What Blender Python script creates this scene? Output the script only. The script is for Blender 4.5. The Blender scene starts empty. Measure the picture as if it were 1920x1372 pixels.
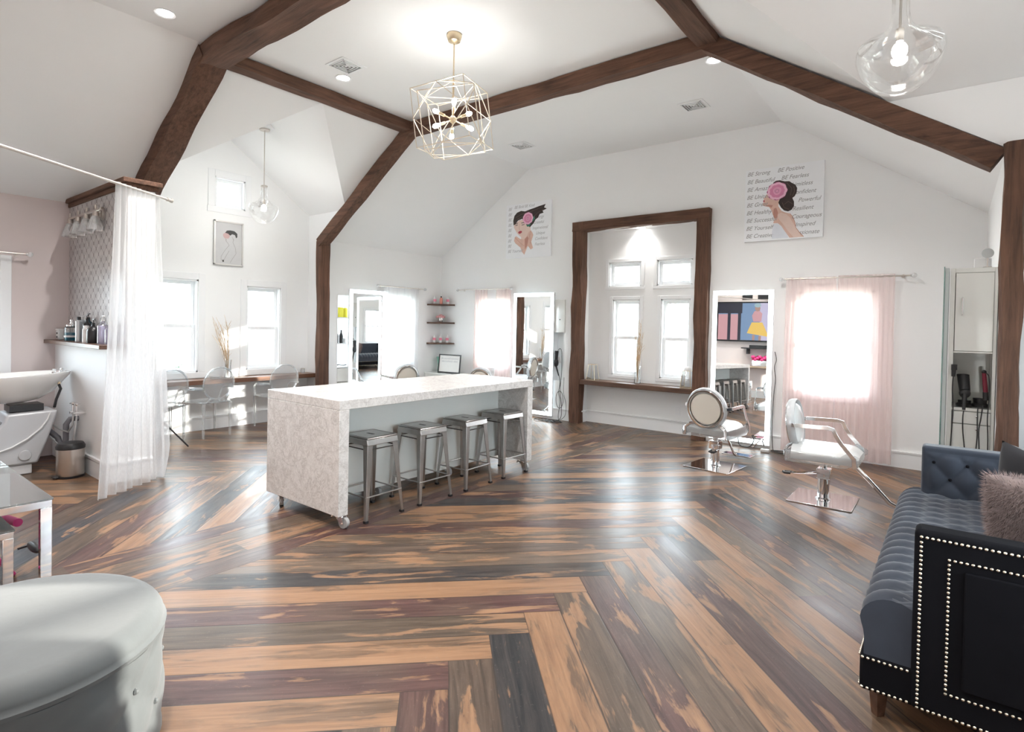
import bpy, bmesh, math, random
from mathutils import Vector, Matrix, noise
random.seed(11)
PI = math.pi
C = bpy.context.scene.collection
S = bpy.context.scene

# ------------------------------------------------------------ camera, sky, sun, exposure
yaw, pitch, roll = -0.6628, -0.0147, 0.0191
fwd = Vector((math.sin(yaw) * math.cos(pitch), math.cos(yaw) * math.cos(pitch), math.sin(pitch)))
rt0 = Vector((math.cos(yaw), -math.sin(yaw), 0)); up0 = rt0.cross(fwd)
rt = rt0 * math.cos(roll) + up0 * math.sin(roll)
up = -rt0 * math.sin(roll) + up0 * math.cos(roll)
cd = bpy.data.cameras.new('camera'); cam = bpy.data.objects.new('camera', cd); C.objects.link(cam)
M = Matrix((rt, up, -fwd)).transposed().to_4x4(); M.translation = Vector((0, 0, 1.5225)); cam.matrix_world = M
cd.sensor_width = 36.0; cd.lens = 1062.62 / 1920 * 36.0; cd.shift_y = -(686 - 625.28) / 1920; cd.clip_start = 0.02
S.camera = cam
w = bpy.data.worlds.new('sky'); S.world = w; w.use_nodes = True
bg = w.node_tree.nodes['Background']; bg.inputs[0].default_value = (0.82, 0.92, 1.0, 1); bg.inputs[1].default_value = 8.0
sd = bpy.data.lights.new('sun', 'SUN'); sd.energy = 13.0; sd.angle = 0.012; sd.color = (1, 0.93, 0.84)
sun = bpy.data.objects.new('sun', sd); C.objects.link(sun)
el = math.radians(10.5)
sdir = Vector((-0.714 * math.cos(el), -0.70 * math.cos(el), -math.sin(el)))
sun.rotation_euler = sdir.to_track_quat('-Z', 'Y').to_euler(); sun.location = (8, 14, 6)
S.view_settings.view_transform = 'Standard'; S.view_settings.look = 'None'
S.view_settings.exposure = 1.43; S.view_settings.gamma = 1.0; S.view_settings.use_curve_mapping = False
S.cycles.max_bounces = 10; S.cycles.diffuse_bounces = 6; S.cycles.glossy_bounces = 5
S.cycles.transmission_bounces = 8; S.cycles.transparent_max_bounces = 24
S.cycles.caustics_reflective = False; S.cycles.caustics_refractive = False
S.cycles.sample_clamp_indirect = 8.0

# ------------------------------------------------------------ room measures (metres)
XL, XR, YA, YB = -7.79, 0.248, 7.748, -0.60
XB = -8.141                      # end wall of the left wing
HE, HC = 2.79, 4.17              # eave and flat ceiling
XTL, XTR = -5.75, -1.79          # where the slopes meet the flat ceiling
P1, P3 = 5.10, 2.57              # the two timber frames
XW = 1.02                        # end wall of the right wing
MS = (HC - HE) / (XTL - XL)

# ------------------------------------------------------------ helpers
def setp(o, label=None, cat=None, group=None, kind=None):
    if label: o['label'] = label
    if cat: o['category'] = cat
    if group: o['group'] = group
    if kind: o['kind'] = kind
    return o

class MB:
    def __init__(s): s.v = []; s.f = []; s.m = []
    def add(s, vs, fs, mi=0):
        b = len(s.v); s.v += [tuple(p) for p in vs]
        for f in fs: s.f.append([i + b for i in f]); s.m.append(mi)
        return s
    def box(s, c, d, rz=0, mi=0, mat=None):
        x, y, z = d[0] / 2, d[1] / 2, d[2] / 2
        vs = [Vector((a, b, e)) for a in (-x, x) for b in (-y, y) for e in (-z, z)]
        if mat is None: mat = Matrix.Rotation(rz, 3, 'Z')
        vs = [mat @ p + Vector(c) for p in vs]
        return s.add(vs, [(0, 1, 3, 2), (4, 6, 7, 5), (0, 4, 5, 1), (2, 3, 7, 6), (0, 2, 6, 4), (1, 5, 7, 3)], mi)
    def bx(s, x0, x1, y0, y1, z0, z1, mi=0):
        return s.box(((x0 + x1) / 2, (y0 + y1) / 2, (z0 + z1) / 2), (abs(x1 - x0), abs(y1 - y0), abs(z1 - z0)), 0, mi)
    def lathe(s, prof, c=(0, 0, 0), n=28, mi=0, cap=True, rot=None, sx=1, sy=1):
        vs = []; fs = []
        for r, z in prof:
            for i in range(n):
                a = 2 * PI * i / n; p = Vector((r * math.cos(a) * sx, r * math.sin(a) * sy, z))
                if rot: p = rot @ p
                vs.append(p + Vector(c))
        for j in range(len(prof) - 1):
            for i in range(n):
                k = (i + 1) % n; fs.append((j * n + i, j * n + k, (j + 1) * n + k, (j + 1) * n + i))
        if cap:
            fs.append(tuple(reversed(range(n)))); fs.append(tuple((len(prof) - 1) * n + i for i in range(n)))
        return s.add(vs, fs, mi)
    def cyl(s, p0, p1, r, r1=None, n=14, mi=0):
        p0 = Vector(p0); p1 = Vector(p1); d = p1 - p0
        q = d.to_track_quat('Z', 'Y').to_matrix(); r1 = r if r1 is None else r1
        return s.lathe([(r, 0), (r1, d.length)], p0, n, mi, True, q)
    def tube(s, pts, r, n=8, mi=0, closed=False, ry=None):
        pts = [Vector(p) for p in pts]; N = len(pts); vs = []; fs = []; prev = None; ry = ry or r
        for i, p in enumerate(pts):
            if closed: t = pts[(i + 1) % N] - pts[i - 1]
            else: t = pts[min(i + 1, N - 1)] - pts[max(i - 1, 0)]
            t = t.normalized() if t.length > 1e-9 else Vector((0, 0, 1))
            if prev is None:
                u = t.cross(Vector((0, 0, 1)))
                if u.length < 1e-3: u = t.cross(Vector((0, 1, 0)))
            else: u = prev - t * prev.dot(t)
            u.normalize(); prev = u; wv = t.cross(u)
            rr = r[i] if isinstance(r, (list, tuple)) else r
            r2 = rr if isinstance(r, (list, tuple)) else ry
            for k in range(n):
                a = 2 * PI * k / n + PI / n; vs.append(p + u * math.cos(a) * rr + wv * math.sin(a) * r2)
        for i in range(N if closed else N - 1):
            j = (i + 1) % N
            for k in range(n):
                l = (k + 1) % n; fs.append((i * n + k, i * n + l, j * n + l, j * n + k))
        if not closed: fs += [tuple(reversed(range(n))), tuple((N - 1) * n + k for k in range(n))]
        return s.add(vs, fs, mi)
    def prism(s, poly, a0, a1, axis='z', mi=0):
        def P(u, v, a): return {'z': (u, v, a), 'y': (u, a, v), 'x': (a, u, v)}[axis]
        n = len(poly); vs = [P(u, v, a0) for u, v in poly] + [P(u, v, a1) for u, v in poly]
        fs = [tuple(range(n))[::-1], tuple(range(n, 2 * n))] + [(i, (i + 1) % n, n + (i + 1) % n, n + i) for i in range(n)]
        return s.add(vs, fs, mi)
    def ball(s, c, r, n=12, mi=0, sc=(1, 1, 1)):
        m = max(4, n // 2); prof = [(max(1e-4, r * math.sin(PI * j / m)), -r * math.cos(PI * j / m)) for j in range(m + 1)]
        vs = []; fs = []
        for q, z in prof:
            for i in range(n):
                a = 2 * PI * i / n; vs.append((c[0] + q * math.cos(a) * sc[0], c[1] + q * math.sin(a) * sc[1], c[2] + z * sc[2]))
        for j in range(m):
            for i in range(n):
                k = (i + 1) % n; fs.append((j * n + i, j * n + k, (j + 1) * n + k, (j + 1) * n + i))
        return s.add(vs, fs, mi)

def obj(name, mb, mat, parent=None, smooth=False, bevel=0, loc=None, seg=2, weld=False):
    me = bpy.data.meshes.new(name); me.from_pydata(mb.v, [], mb.f)
    mats = mat if isinstance(mat, (list, tuple)) else [mat]
    for m in mats: me.materials.append(m)
    if len(mats) > 1: me.polygons.foreach_set('material_index', mb.m)
    bm = bmesh.new(); bm.from_mesh(me)
    if weld: bmesh.ops.remove_doubles(bm, verts=bm.verts, dist=1e-5)
    bmesh.ops.recalc_face_normals(bm, faces=bm.faces); bm.to_mesh(me); bm.free()
    if smooth:
        me.polygons.foreach_set('use_smooth', [True] * len(me.polygons)); me.set_sharp_from_angle(angle=math.radians(38))
    me.update()
    o = bpy.data.objects.new(name, me); C.objects.link(o)
    if bevel:
        b = o.modifiers.new('bevel', 'BEVEL'); b.width = bevel; b.segments = seg; b.limit_method = 'ANGLE'; b.angle_limit = math.radians(40)
        b.harden_normals = False
        me.polygons.foreach_set('use_smooth', [True] * len(me.polygons)); me.set_sharp_from_angle(angle=math.radians(38))
    if parent: o.parent = parent
    if loc: o.location = loc
    return o

def thing(name, label, cat, loc=(0, 0, 0), rz=0, group=None):
    o = bpy.data.objects.new(name, None); C.objects.link(o); o.location = loc; o.rotation_euler = (0, 0, rz)
    o.empty_display_size = 0.1
    return setp(o, label, cat, group)
def struct(name, mb, mat, parent=None, **k):
    o = obj(name, mb, mat, parent, **k)
    if parent is None: o['kind'] = 'structure'
    return o
def dup(root, loc, rz, label):
    r = root.copy(); C.objects.link(r); r.location = loc; r.rotation_euler = (0, 0, rz); r['label'] = label
    for ch in list(root.children):
        c = ch.copy(); C.objects.link(c); c.parent = r
        for g in ch.children:
            e = g.copy(); C.objects.link(e); e.parent = c
    return r

# ------------------------------------------------------------ materials
def N(nt, t, **k):
    n = nt.nodes.new(t)
    for a, b in k.items(): setattr(n, a, b)
    return n
def math_(nt, op, a, b=None, c=None):
    n = N(nt, 'ShaderNodeMath', operation=op)
    for i, x in enumerate((a, b, c)):
        if x is None: continue
        if isinstance(x, (int, float)): n.inputs[i].default_value = x
        else: nt.links.new(x, n.inputs[i])
    return n.outputs[0]
def mixc(nt, f, a, b, bt='MIX'):
    n = N(nt, 'ShaderNodeMix', data_type='RGBA', blend_type=bt)
    for i, x in ((0, f), (6, a), (7, b)):
        if isinstance(x, (int, float)): n.inputs[i].default_value = x
        elif isinstance(x, tuple): n.inputs[i].default_value = (*x[:3], 1)
        else: nt.links.new(x, n.inputs[i])
    return n.outputs[2]
def ramp(nt, f, stops):
    n = N(nt, 'ShaderNodeValToRGB'); e = n.color_ramp.elements
    while len(e) < len(stops): e.new(0.5)
    for q, (p, c) in zip(e, stops): q.position = p; q.color = (c[0], c[1], c[2], 1) if isinstance(c, tuple) else (c, c, c, 1)
    nt.links.new(f, n.inputs[0]); return n.outputs[0]
def coords(nt, scale=(1, 1, 1), rot=(0, 0, 0), kind='Object'):
    t = N(nt, 'ShaderNodeTexCoord'); m = N(nt, 'ShaderNodeMapping')
    m.inputs['Scale'].default_value = scale; m.inputs['Rotation'].default_value = rot
    nt.links.new(t.outputs[kind], m.inputs[0]); return m.outputs[0]
def noise_(nt, v, scale=5, detail=3, rough=0.5, dist=0):
    n = N(nt, 'ShaderNodeTexNoise'); n.inputs['Scale'].default_value = scale; n.inputs['Detail'].default_value = detail
    n.inputs['Roughness'].default_value = rough; n.inputs['Distortion'].default_value = dist
    nt.links.new(v, n.inputs['Vector']); return n.outputs['Fac']
def mat_new(name):
    m = bpy.data.materials.new(name); m.use_nodes = True; nt = m.node_tree
    return m, nt, nt.nodes['Principled BSDF']
def bump(nt, p, h, s=0.3, d=0.01):
    b = N(nt, 'ShaderNodeBump'); b.inputs['Strength'].default_value = s; b.inputs['Distance'].default_value = d
    nt.links.new(h, b.inputs['Height']); nt.links.new(b.outputs[0], p.inputs['Normal'])
def flat(name, col, rough=0.5, metal=0, spec=0.5, var=0.04, vs=12, bmp=0, coat=0, sheen=0):
    m, nt, p = mat_new(name); v = coords(nt); f = noise_(nt, v, vs, 3)
    c = mixc(nt, f, tuple(x * (1 - var) for x in col), tuple(min(1, x * (1 + var)) for x in col)); nt.links.new(c, p.inputs['Base Color'])
    p.inputs['Roughness'].default_value = rough; p.inputs['Metallic'].default_value = metal
    p.inputs['Specular IOR Level'].default_value = spec; p.inputs['Coat Weight'].default_value = coat
    p.inputs['Sheen Weight'].default_value = sheen
    if bmp: bump(nt, p, noise_(nt, v, vs * 6, 4), bmp, 0.004)
    return m
def emis(name, col, s):
    m, nt, p = mat_new(name); p.inputs['Base Color'].default_value = (*col, 1)
    p.inputs['Emission Color'].default_value = (*col, 1); p.inputs['Emission Strength'].default_value = s; return m
def wood(name, dark, light, scale=(1, 1, 1), rough=0.7, bmp=0.5, g=3.0, axis='x'):
    m, nt, p = mat_new(name)
    sc = {'x': (0.6, 9, 9), 'y': (9, 0.6, 9), 'z': (9, 9, 0.6)}[axis]
    v = coords(nt, tuple(a * b for a, b in zip(sc, scale))); f = noise_(nt, v, g, 6, 0.65, 0.4)
    v2 = coords(nt, (1, 1, 1)); f2 = noise_(nt, v2, 2.2, 3)
    ff = math_(nt, 'ADD', math_(nt, 'MULTIPLY', f, 0.75), math_(nt, 'MULTIPLY', f2, 0.3))
    nt.links.new(ramp(nt, ff, [(0.3, dark), (0.72, light)]), p.inputs['Base Color'])
    p.inputs['Roughness'].default_value = rough; bump(nt, p, f, bmp, 0.01); return m
def clear(name, tint=(1, 1, 1), rough=0.02, refl=0.12, edge=0.9, white=0.0, ior=1.45):
    """thin clear glass or acrylic: see-through with Fresnel gloss"""
    m = bpy.data.materials.new(name); m.use_nodes = True; nt = m.node_tree; nt.nodes.clear()
    out = N(nt, 'ShaderNodeOutputMaterial'); tr = N(nt, 'ShaderNodeBsdfTransparent'); tr.inputs[0].default_value = (*tint, 1)
    gl = N(nt, 'ShaderNodeBsdfGlossy'); gl.inputs['Roughness'].default_value = rough; gl.inputs[0].default_value = (1, 1, 1, 1)
    lw = N(nt, 'ShaderNodeFresnel'); lw.inputs[0].default_value = ior
    f = math_(nt, 'MINIMUM', math_(nt, 'ADD', math_(nt, 'MULTIPLY', lw.outputs[0], edge), refl * 0.3), 0.95)
    mx = N(nt, 'ShaderNodeMixShader'); nt.links.new(f, mx.inputs[0]); nt.links.new(tr.outputs[0], mx.inputs[1]); nt.links.new(gl.outputs[0], mx.inputs[2])
    last = mx.outputs[0]
    if white:
        df = N(nt, 'ShaderNodeBsdfDiffuse'); df.inputs[0].default_value = (0.9, 0.92, 0.94, 1)
        m2 = N(nt, 'ShaderNodeMixShader'); m2.inputs[0].default_value = white
        nt.links.new(last, m2.inputs[1]); nt.links.new(df.outputs[0], m2.inputs[2]); last = m2.outputs[0]
    nt.links.new(last, out.inputs[0]); return m
def sheer(name, col, op):
    m = bpy.data.materials.new(name); m.use_nodes = True; nt = m.node_tree; nt.nodes.clear()
    out = N(nt, 'ShaderNodeOutputMaterial'); tr = N(nt, 'ShaderNodeBsdfTransparent')
    df = N(nt, 'ShaderNodeBsdfDiffuse'); tl = N(nt, 'ShaderNodeBsdfTranslucent')
    df.inputs[0].default_value = (*col, 1); tl.inputs[0].default_value = (*col, 1)
    a = N(nt, 'ShaderNodeMixShader'); a.inputs[0].default_value = 0.5; nt.links.new(df.outputs[0], a.inputs[1]); nt.links.new(tl.outputs[0], a.inputs[2])
    v = coords(nt, (60, 60, 1)); wv = noise_(nt, v, 3, 2)
    f = math_(nt, 'ADD', math_(nt, 'MULTIPLY', wv, 0.15), op - 0.075)
    b = N(nt, 'ShaderNodeMixShader'); nt.links.new(f, b.inputs[0]); nt.links.new(tr.outputs[0], b.inputs[1]); nt.links.new(a.outputs[0], b.inputs[2])
    nt.links.new(b.outputs[0], out.inputs[0]); return m

WHITE = flat('white_paint', (0.885, 0.895, 0.90), 0.55, var=0.01, vs=3)
CEIL = flat('ceiling_paint', (0.885, 0.895, 0.90), 0.8, var=0.01, vs=3)
PINKW = flat('blush_paint', (0.68, 0.60, 0.59), 0.6, var=0.015, vs=3)
TRIM = flat('trim_gloss_white', (0.87, 0.885, 0.90), 0.3, var=0.005)
BEAM = {a: wood('old_timber_' + a, (0.028, 0.013, 0.008), (0.185, 0.092, 0.058), axis=a, rough=0.85, bmp=0.9) for a in 'xyz'}
WALNUT = wood('walnut', (0.045, 0.020, 0.012), (0.15, 0.075, 0.045), axis='x', rough=0.4, bmp=0.15)
WALNUTY = wood('walnut_y', (0.07, 0.03, 0.016), (0.22, 0.105, 0.06), axis='y', rough=0.35, bmp=0.15)
CHROME = flat('chrome', (0.86, 0.86, 0.87), 0.07, 1, var=0.01)
NICKEL = flat('brushed_nickel', (0.62, 0.58, 0.54), 0.28, 1, var=0.04)
GOLD = flat('champagne_gold', (0.80, 0.66, 0.46), 0.28, 1, var=0.03)
CHGOLD = flat('pale_gilt', (0.86, 0.78, 0.66), 0.35, 0.7, var=0.03)
STEEL = flat('gunmetal_steel', (0.46, 0.45, 0.44), 0.32, 1, var=0.25, vs=9)
DSTEEL = flat('dark_steel', (0.09, 0.085, 0.08), 0.4, 1, var=0.2)
BLACK = flat('black_plastic', (0.018, 0.018, 0.02), 0.4, var=0.1)
MIRROR = flat('mirror_silver', (0.93, 0.95, 0.95), 0.0, 1, var=0.0)
LED = emis('led_white', (0.86, 0.97, 1.0), 2.6)
BULB = emis('bulb_glow', (1.0, 0.97, 0.92), 9.0)
CAN = emis('downlight_glow', (1.0, 0.98, 0.95), 9.0)
GLASS = clear('clear_glass', (0.98, 0.99, 0.99))
PANE = clear('window_glass', (0.96, 0.98, 0.98), refl=0.05, edge=0.6)
ACRYL = clear('clear_acrylic', (0.95, 0.97, 0.98), refl=0.3, edge=1.1, white=0.13)
ACRYLW = clear('frosted_acrylic', (0.95, 0.97, 0.98), refl=0.3, edge=0.8, white=0.45)
WHITEVINYL = flat('pearl_vinyl', (0.86, 0.87, 0.87), 0.25, var=0.05, vs=18, bmp=0.15, coat=0.3)
CREAM = flat('cream_panel', (0.74, 0.69, 0.61), 0.3, var=0.02)
CERAMIC = flat('white_ceramic', (0.80, 0.80, 0.79), 0.12, var=0.01, coat=0.5)
GREYABS = flat('grey_silver_plastic', (0.50, 0.51, 0.53), 0.35, 0.2, var=0.02)
VELVET = flat('charcoal_velvet', (0.036, 0.044, 0.062), 0.75, var=0.25, vs=7, bmp=0.1, sheen=0.3, spec=0.2)
VELVETSHADE = flat('charcoal_velvet_shaded', (0.007, 0.007, 0.009), 0.9, var=0.2, vs=7, bmp=0.1, spec=0.08)  # same velvet darkened: shade on the camera-facing side put into the colour
OTTO = flat('silver_velvet', (0.082, 0.09, 0.092), 0.7, var=0.12, vs=6, bmp=0.12, sheen=0.3)
MAGENTA = flat('magenta_plastic', (0.42, 0.015, 0.13), 0.35, var=0.05)
LACQ = flat('white_lacquer', (0.78, 0.79, 0.76), 0.08, var=0.01, coat=0.6)
SHEERW = sheer('white_sheer', (0.93, 0.94, 0.96), 0.56)
SHEERP = sheer('pink_sheer', (0.93, 0.76, 0.74), 0.56)
TWIG = wood('dry_twig', (0.42, 0.28, 0.15), (0.75, 0.57, 0.38), axis='z', bmp=0.2)
INK = flat('grey_ink', (0.17, 0.17, 0.18), 0.7)

def marble(name, base, vein, sc=3.0, warm=0.0):
    m, nt, p = mat_new(name); v = coords(nt, (1, 1, 1), (0.3, 0.5, 0.6))
    a = noise_(nt, v, sc, 6, 0.62, 1.6); b = noise_(nt, v, sc * 3.1, 7, 0.7, 2.2)
    ra = math_(nt, 'ABSOLUTE', math_(nt, 'SUBTRACT', a, 0.5)); rb = math_(nt, 'ABSOLUTE', math_(nt, 'SUBTRACT', b, 0.5))
    va = ramp(nt, ra, [(0.0, 1.0), (0.035, 0.25), (0.12, 0.0)]); vb = ramp(nt, rb, [(0.0, 1.0), (0.03, 0.2), (0.1, 0.0)])
    f = math_(nt, 'MULTIPLY', math_(nt, 'ADD', math_(nt, 'MULTIPLY', va, 0.45), math_(nt, 'MULTIPLY', vb, 0.6)), 0.75)
    nt.links.new(mixc(nt, f, base, vein), p.inputs['Base Color']); p.inputs['Roughness'].default_value = 0.22; return m
MARBLE = marble('white_marble_laminate', (0.72, 0.705, 0.69), (0.33, 0.305, 0.29), 5.5)

def tile_mat():
    m, nt, p = mat_new('ogee_marble_tile'); t = N(nt, 'ShaderNodeTexCoord'); s = N(nt, 'ShaderNodeSeparateXYZ'); nt.links.new(t.outputs['Object'], s.inputs[0])
    u = math_(nt, 'MULTIPLY', s.outputs[0], 2 * PI / 0.150)
    v0 = math_(nt, 'MULTIPLY', s.outputs[2], 2 * PI / 0.120)
    v = math_(nt, 'SUBTRACT', v0, math_(nt, 'MULTIPLY', math_(nt, 'SINE', math_(nt, 'MULTIPLY', v0, 2.0)), 0.17))
    f = math_(nt, 'ADD', math_(nt, 'COSINE', u), math_(nt, 'COSINE', v))
    g = ramp(nt, math_(nt, 'ABSOLUTE', f), [(0.0, 1.0), (0.10, 1.0), (0.17, 0.0)])
    # a slightly different grey for every tile
    a = math_(nt, 'FLOOR', math_(nt, 'DIVIDE', math_(nt, 'ADD', u, v), 2 * PI)); b = math_(nt, 'FLOOR', math_(nt, 'DIVIDE', math_(nt, 'SUBTRACT', u, v), 2 * PI))
    wn = N(nt, 'ShaderNodeTexWhiteNoise', noise_dimensions='3D'); cx = N(nt, 'ShaderNodeCombineXYZ')
    sg = math_(nt, 'SIGN', f)
    nt.links.new(math_(nt, 'ADD', a, math_(nt, 'MULTIPLY', sg, 31.0)), cx.inputs[0]); nt.links.new(b, cx.inputs[1]); nt.links.new(cx.outputs[0], wn.inputs[0])
    nz = noise_(nt, t.outputs['Object'], 14, 5, 0.6, 1.5)
    tone = math_(nt, 'ADD', math_(nt, 'MULTIPLY', wn.outputs[0], 0.30), math_(nt, 'MULTIPLY', nz, 0.6))
    col = ramp(nt, tone, [(0.12, (0.36, 0.34, 0.35)), (0.8, (0.62, 0.59, 0.58))])
    nt.links.new(mixc(nt, g, col, (0.16, 0.13, 0.13)), p.inputs['Base Color']); p.inputs['Roughness'].default_value = 0.28
    return m
TILE = tile_mat()

def floor_mat():
    m, nt, p = mat_new('reclaimed_planks')
    ca = N(nt, 'ShaderNodeVertexColor', layer_name='plank'); uv = N(nt, 'ShaderNodeUVMap', uv_map='grain'); ed = N(nt, 'ShaderNodeUVMap', uv_map='edge')
    mp = N(nt, 'ShaderNodeMapping'); mp.inputs['Scale'].default_value = (1.3, 20, 1); nt.links.new(uv.outputs[0], mp.inputs[0])
    g = noise_(nt, mp.outputs[0], 1.6, 7, 0.68, 0.9)
    mp2 = N(nt, 'ShaderNodeMapping'); mp2.inputs['Scale'].default_value = (1.5, 7.5, 1); nt.links.new(uv.outputs[0], mp2.inputs[0])
    wr = noise_(nt, mp2.outputs[0], 1.15, 5, 0.6, 0.6)
    fine = noise_(nt, uv.outputs[0], 60, 3, 0.7)
    wear = math_(nt, 'ADD', wr, math_(nt, 'MULTIPLY', math_(nt, 'SUBTRACT', g, 0.5), 0.13))
    se = N(nt, 'ShaderNodeSeparateXYZ'); nt.links.new(ed.outputs[0], se.inputs[0])
    th = math_(nt, 'ADD', wear, math_(nt, 'MULTIPLY', math_(nt, 'SUBTRACT', ca.outputs['Alpha'], 0.5), 0.28))
    wm = ramp(nt, th, [(0.545, 0.0), (0.58, 0.7), (0.68, 1.0)])
    bare = ramp(nt, g, [(0.25, (0.16, 0.080, 0.042)), (0.75, (0.29, 0.165, 0.090))])
    low = noise_(nt, uv.outputs[0], 1.1, 3, 0.55)
    paint = mixc(nt, ramp(nt, low, [(0.46, 0.0), (0.62, 0.62)]), ca.outputs['Color'], (0.082, 0.053, 0.037))
    dk = mixc(nt, ramp(nt, g, [(0.34, 0.0), (0.66, 1.0)]), mixc(nt, 0.48, paint, (0.0, 0.0, 0.0)), mixc(nt, 0.12, paint, (0.30, 0.21, 0.15)))
    c = mixc(nt, wm, dk, bare)
    c = mixc(nt, math_(nt, 'MULTIPLY', ramp(nt, fine, [(0.62, 0.0), (0.72, 1.0)]), 0.22), c, (0.24, 0.20, 0.17))
    # knots
    vo = N(nt, 'ShaderNodeTexVoronoi'); mp3 = N(nt, 'ShaderNodeMapping'); mp3.inputs['Scale'].default_value = (1.0, 2.2, 1); nt.links.new(uv.outputs[0], mp3.inputs[0]); nt.links.new(mp3.outputs[0], vo.inputs['Vector']); vo.inputs['Scale'].default_value = 1.3
    c = mixc(nt, math_(nt, 'MULTIPLY', ramp(nt, vo.outputs['Distance'], [(0.0, 1.0), (0.03, 0.8), (0.055, 0.0)]), 0.6), c, (0.14, 0.07, 0.04))
    e = math_(nt, 'ABSOLUTE', math_(nt, 'SUBTRACT', se.outputs[0], 0.5)); em = ramp(nt, e, [(0.474, 0.0), (0.488, 1.0)])
    c = mixc(nt, math_(nt, 'MULTIPLY', em, 0.75), c, (0.02, 0.013, 0.010))
    nt.links.new(c, p.inputs['Base Color'])
    nt.links.new(ramp(nt, wr, [(0.3, 0.30), (0.7, 0.46)]), p.inputs['Roughness'])
    h = math_(nt, 'SUBTRACT', g, math_(nt, 'MULTIPLY', em, 1.5)); bump(nt, p, h, 0.12, 0.006)
    p.inputs['Specular IOR Level'].default_value = 0.38; p.inputs['Coat Weight'].default_value = 0.06; p.inputs['Coat Roughness'].default_value = 0.2
    return m

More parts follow.
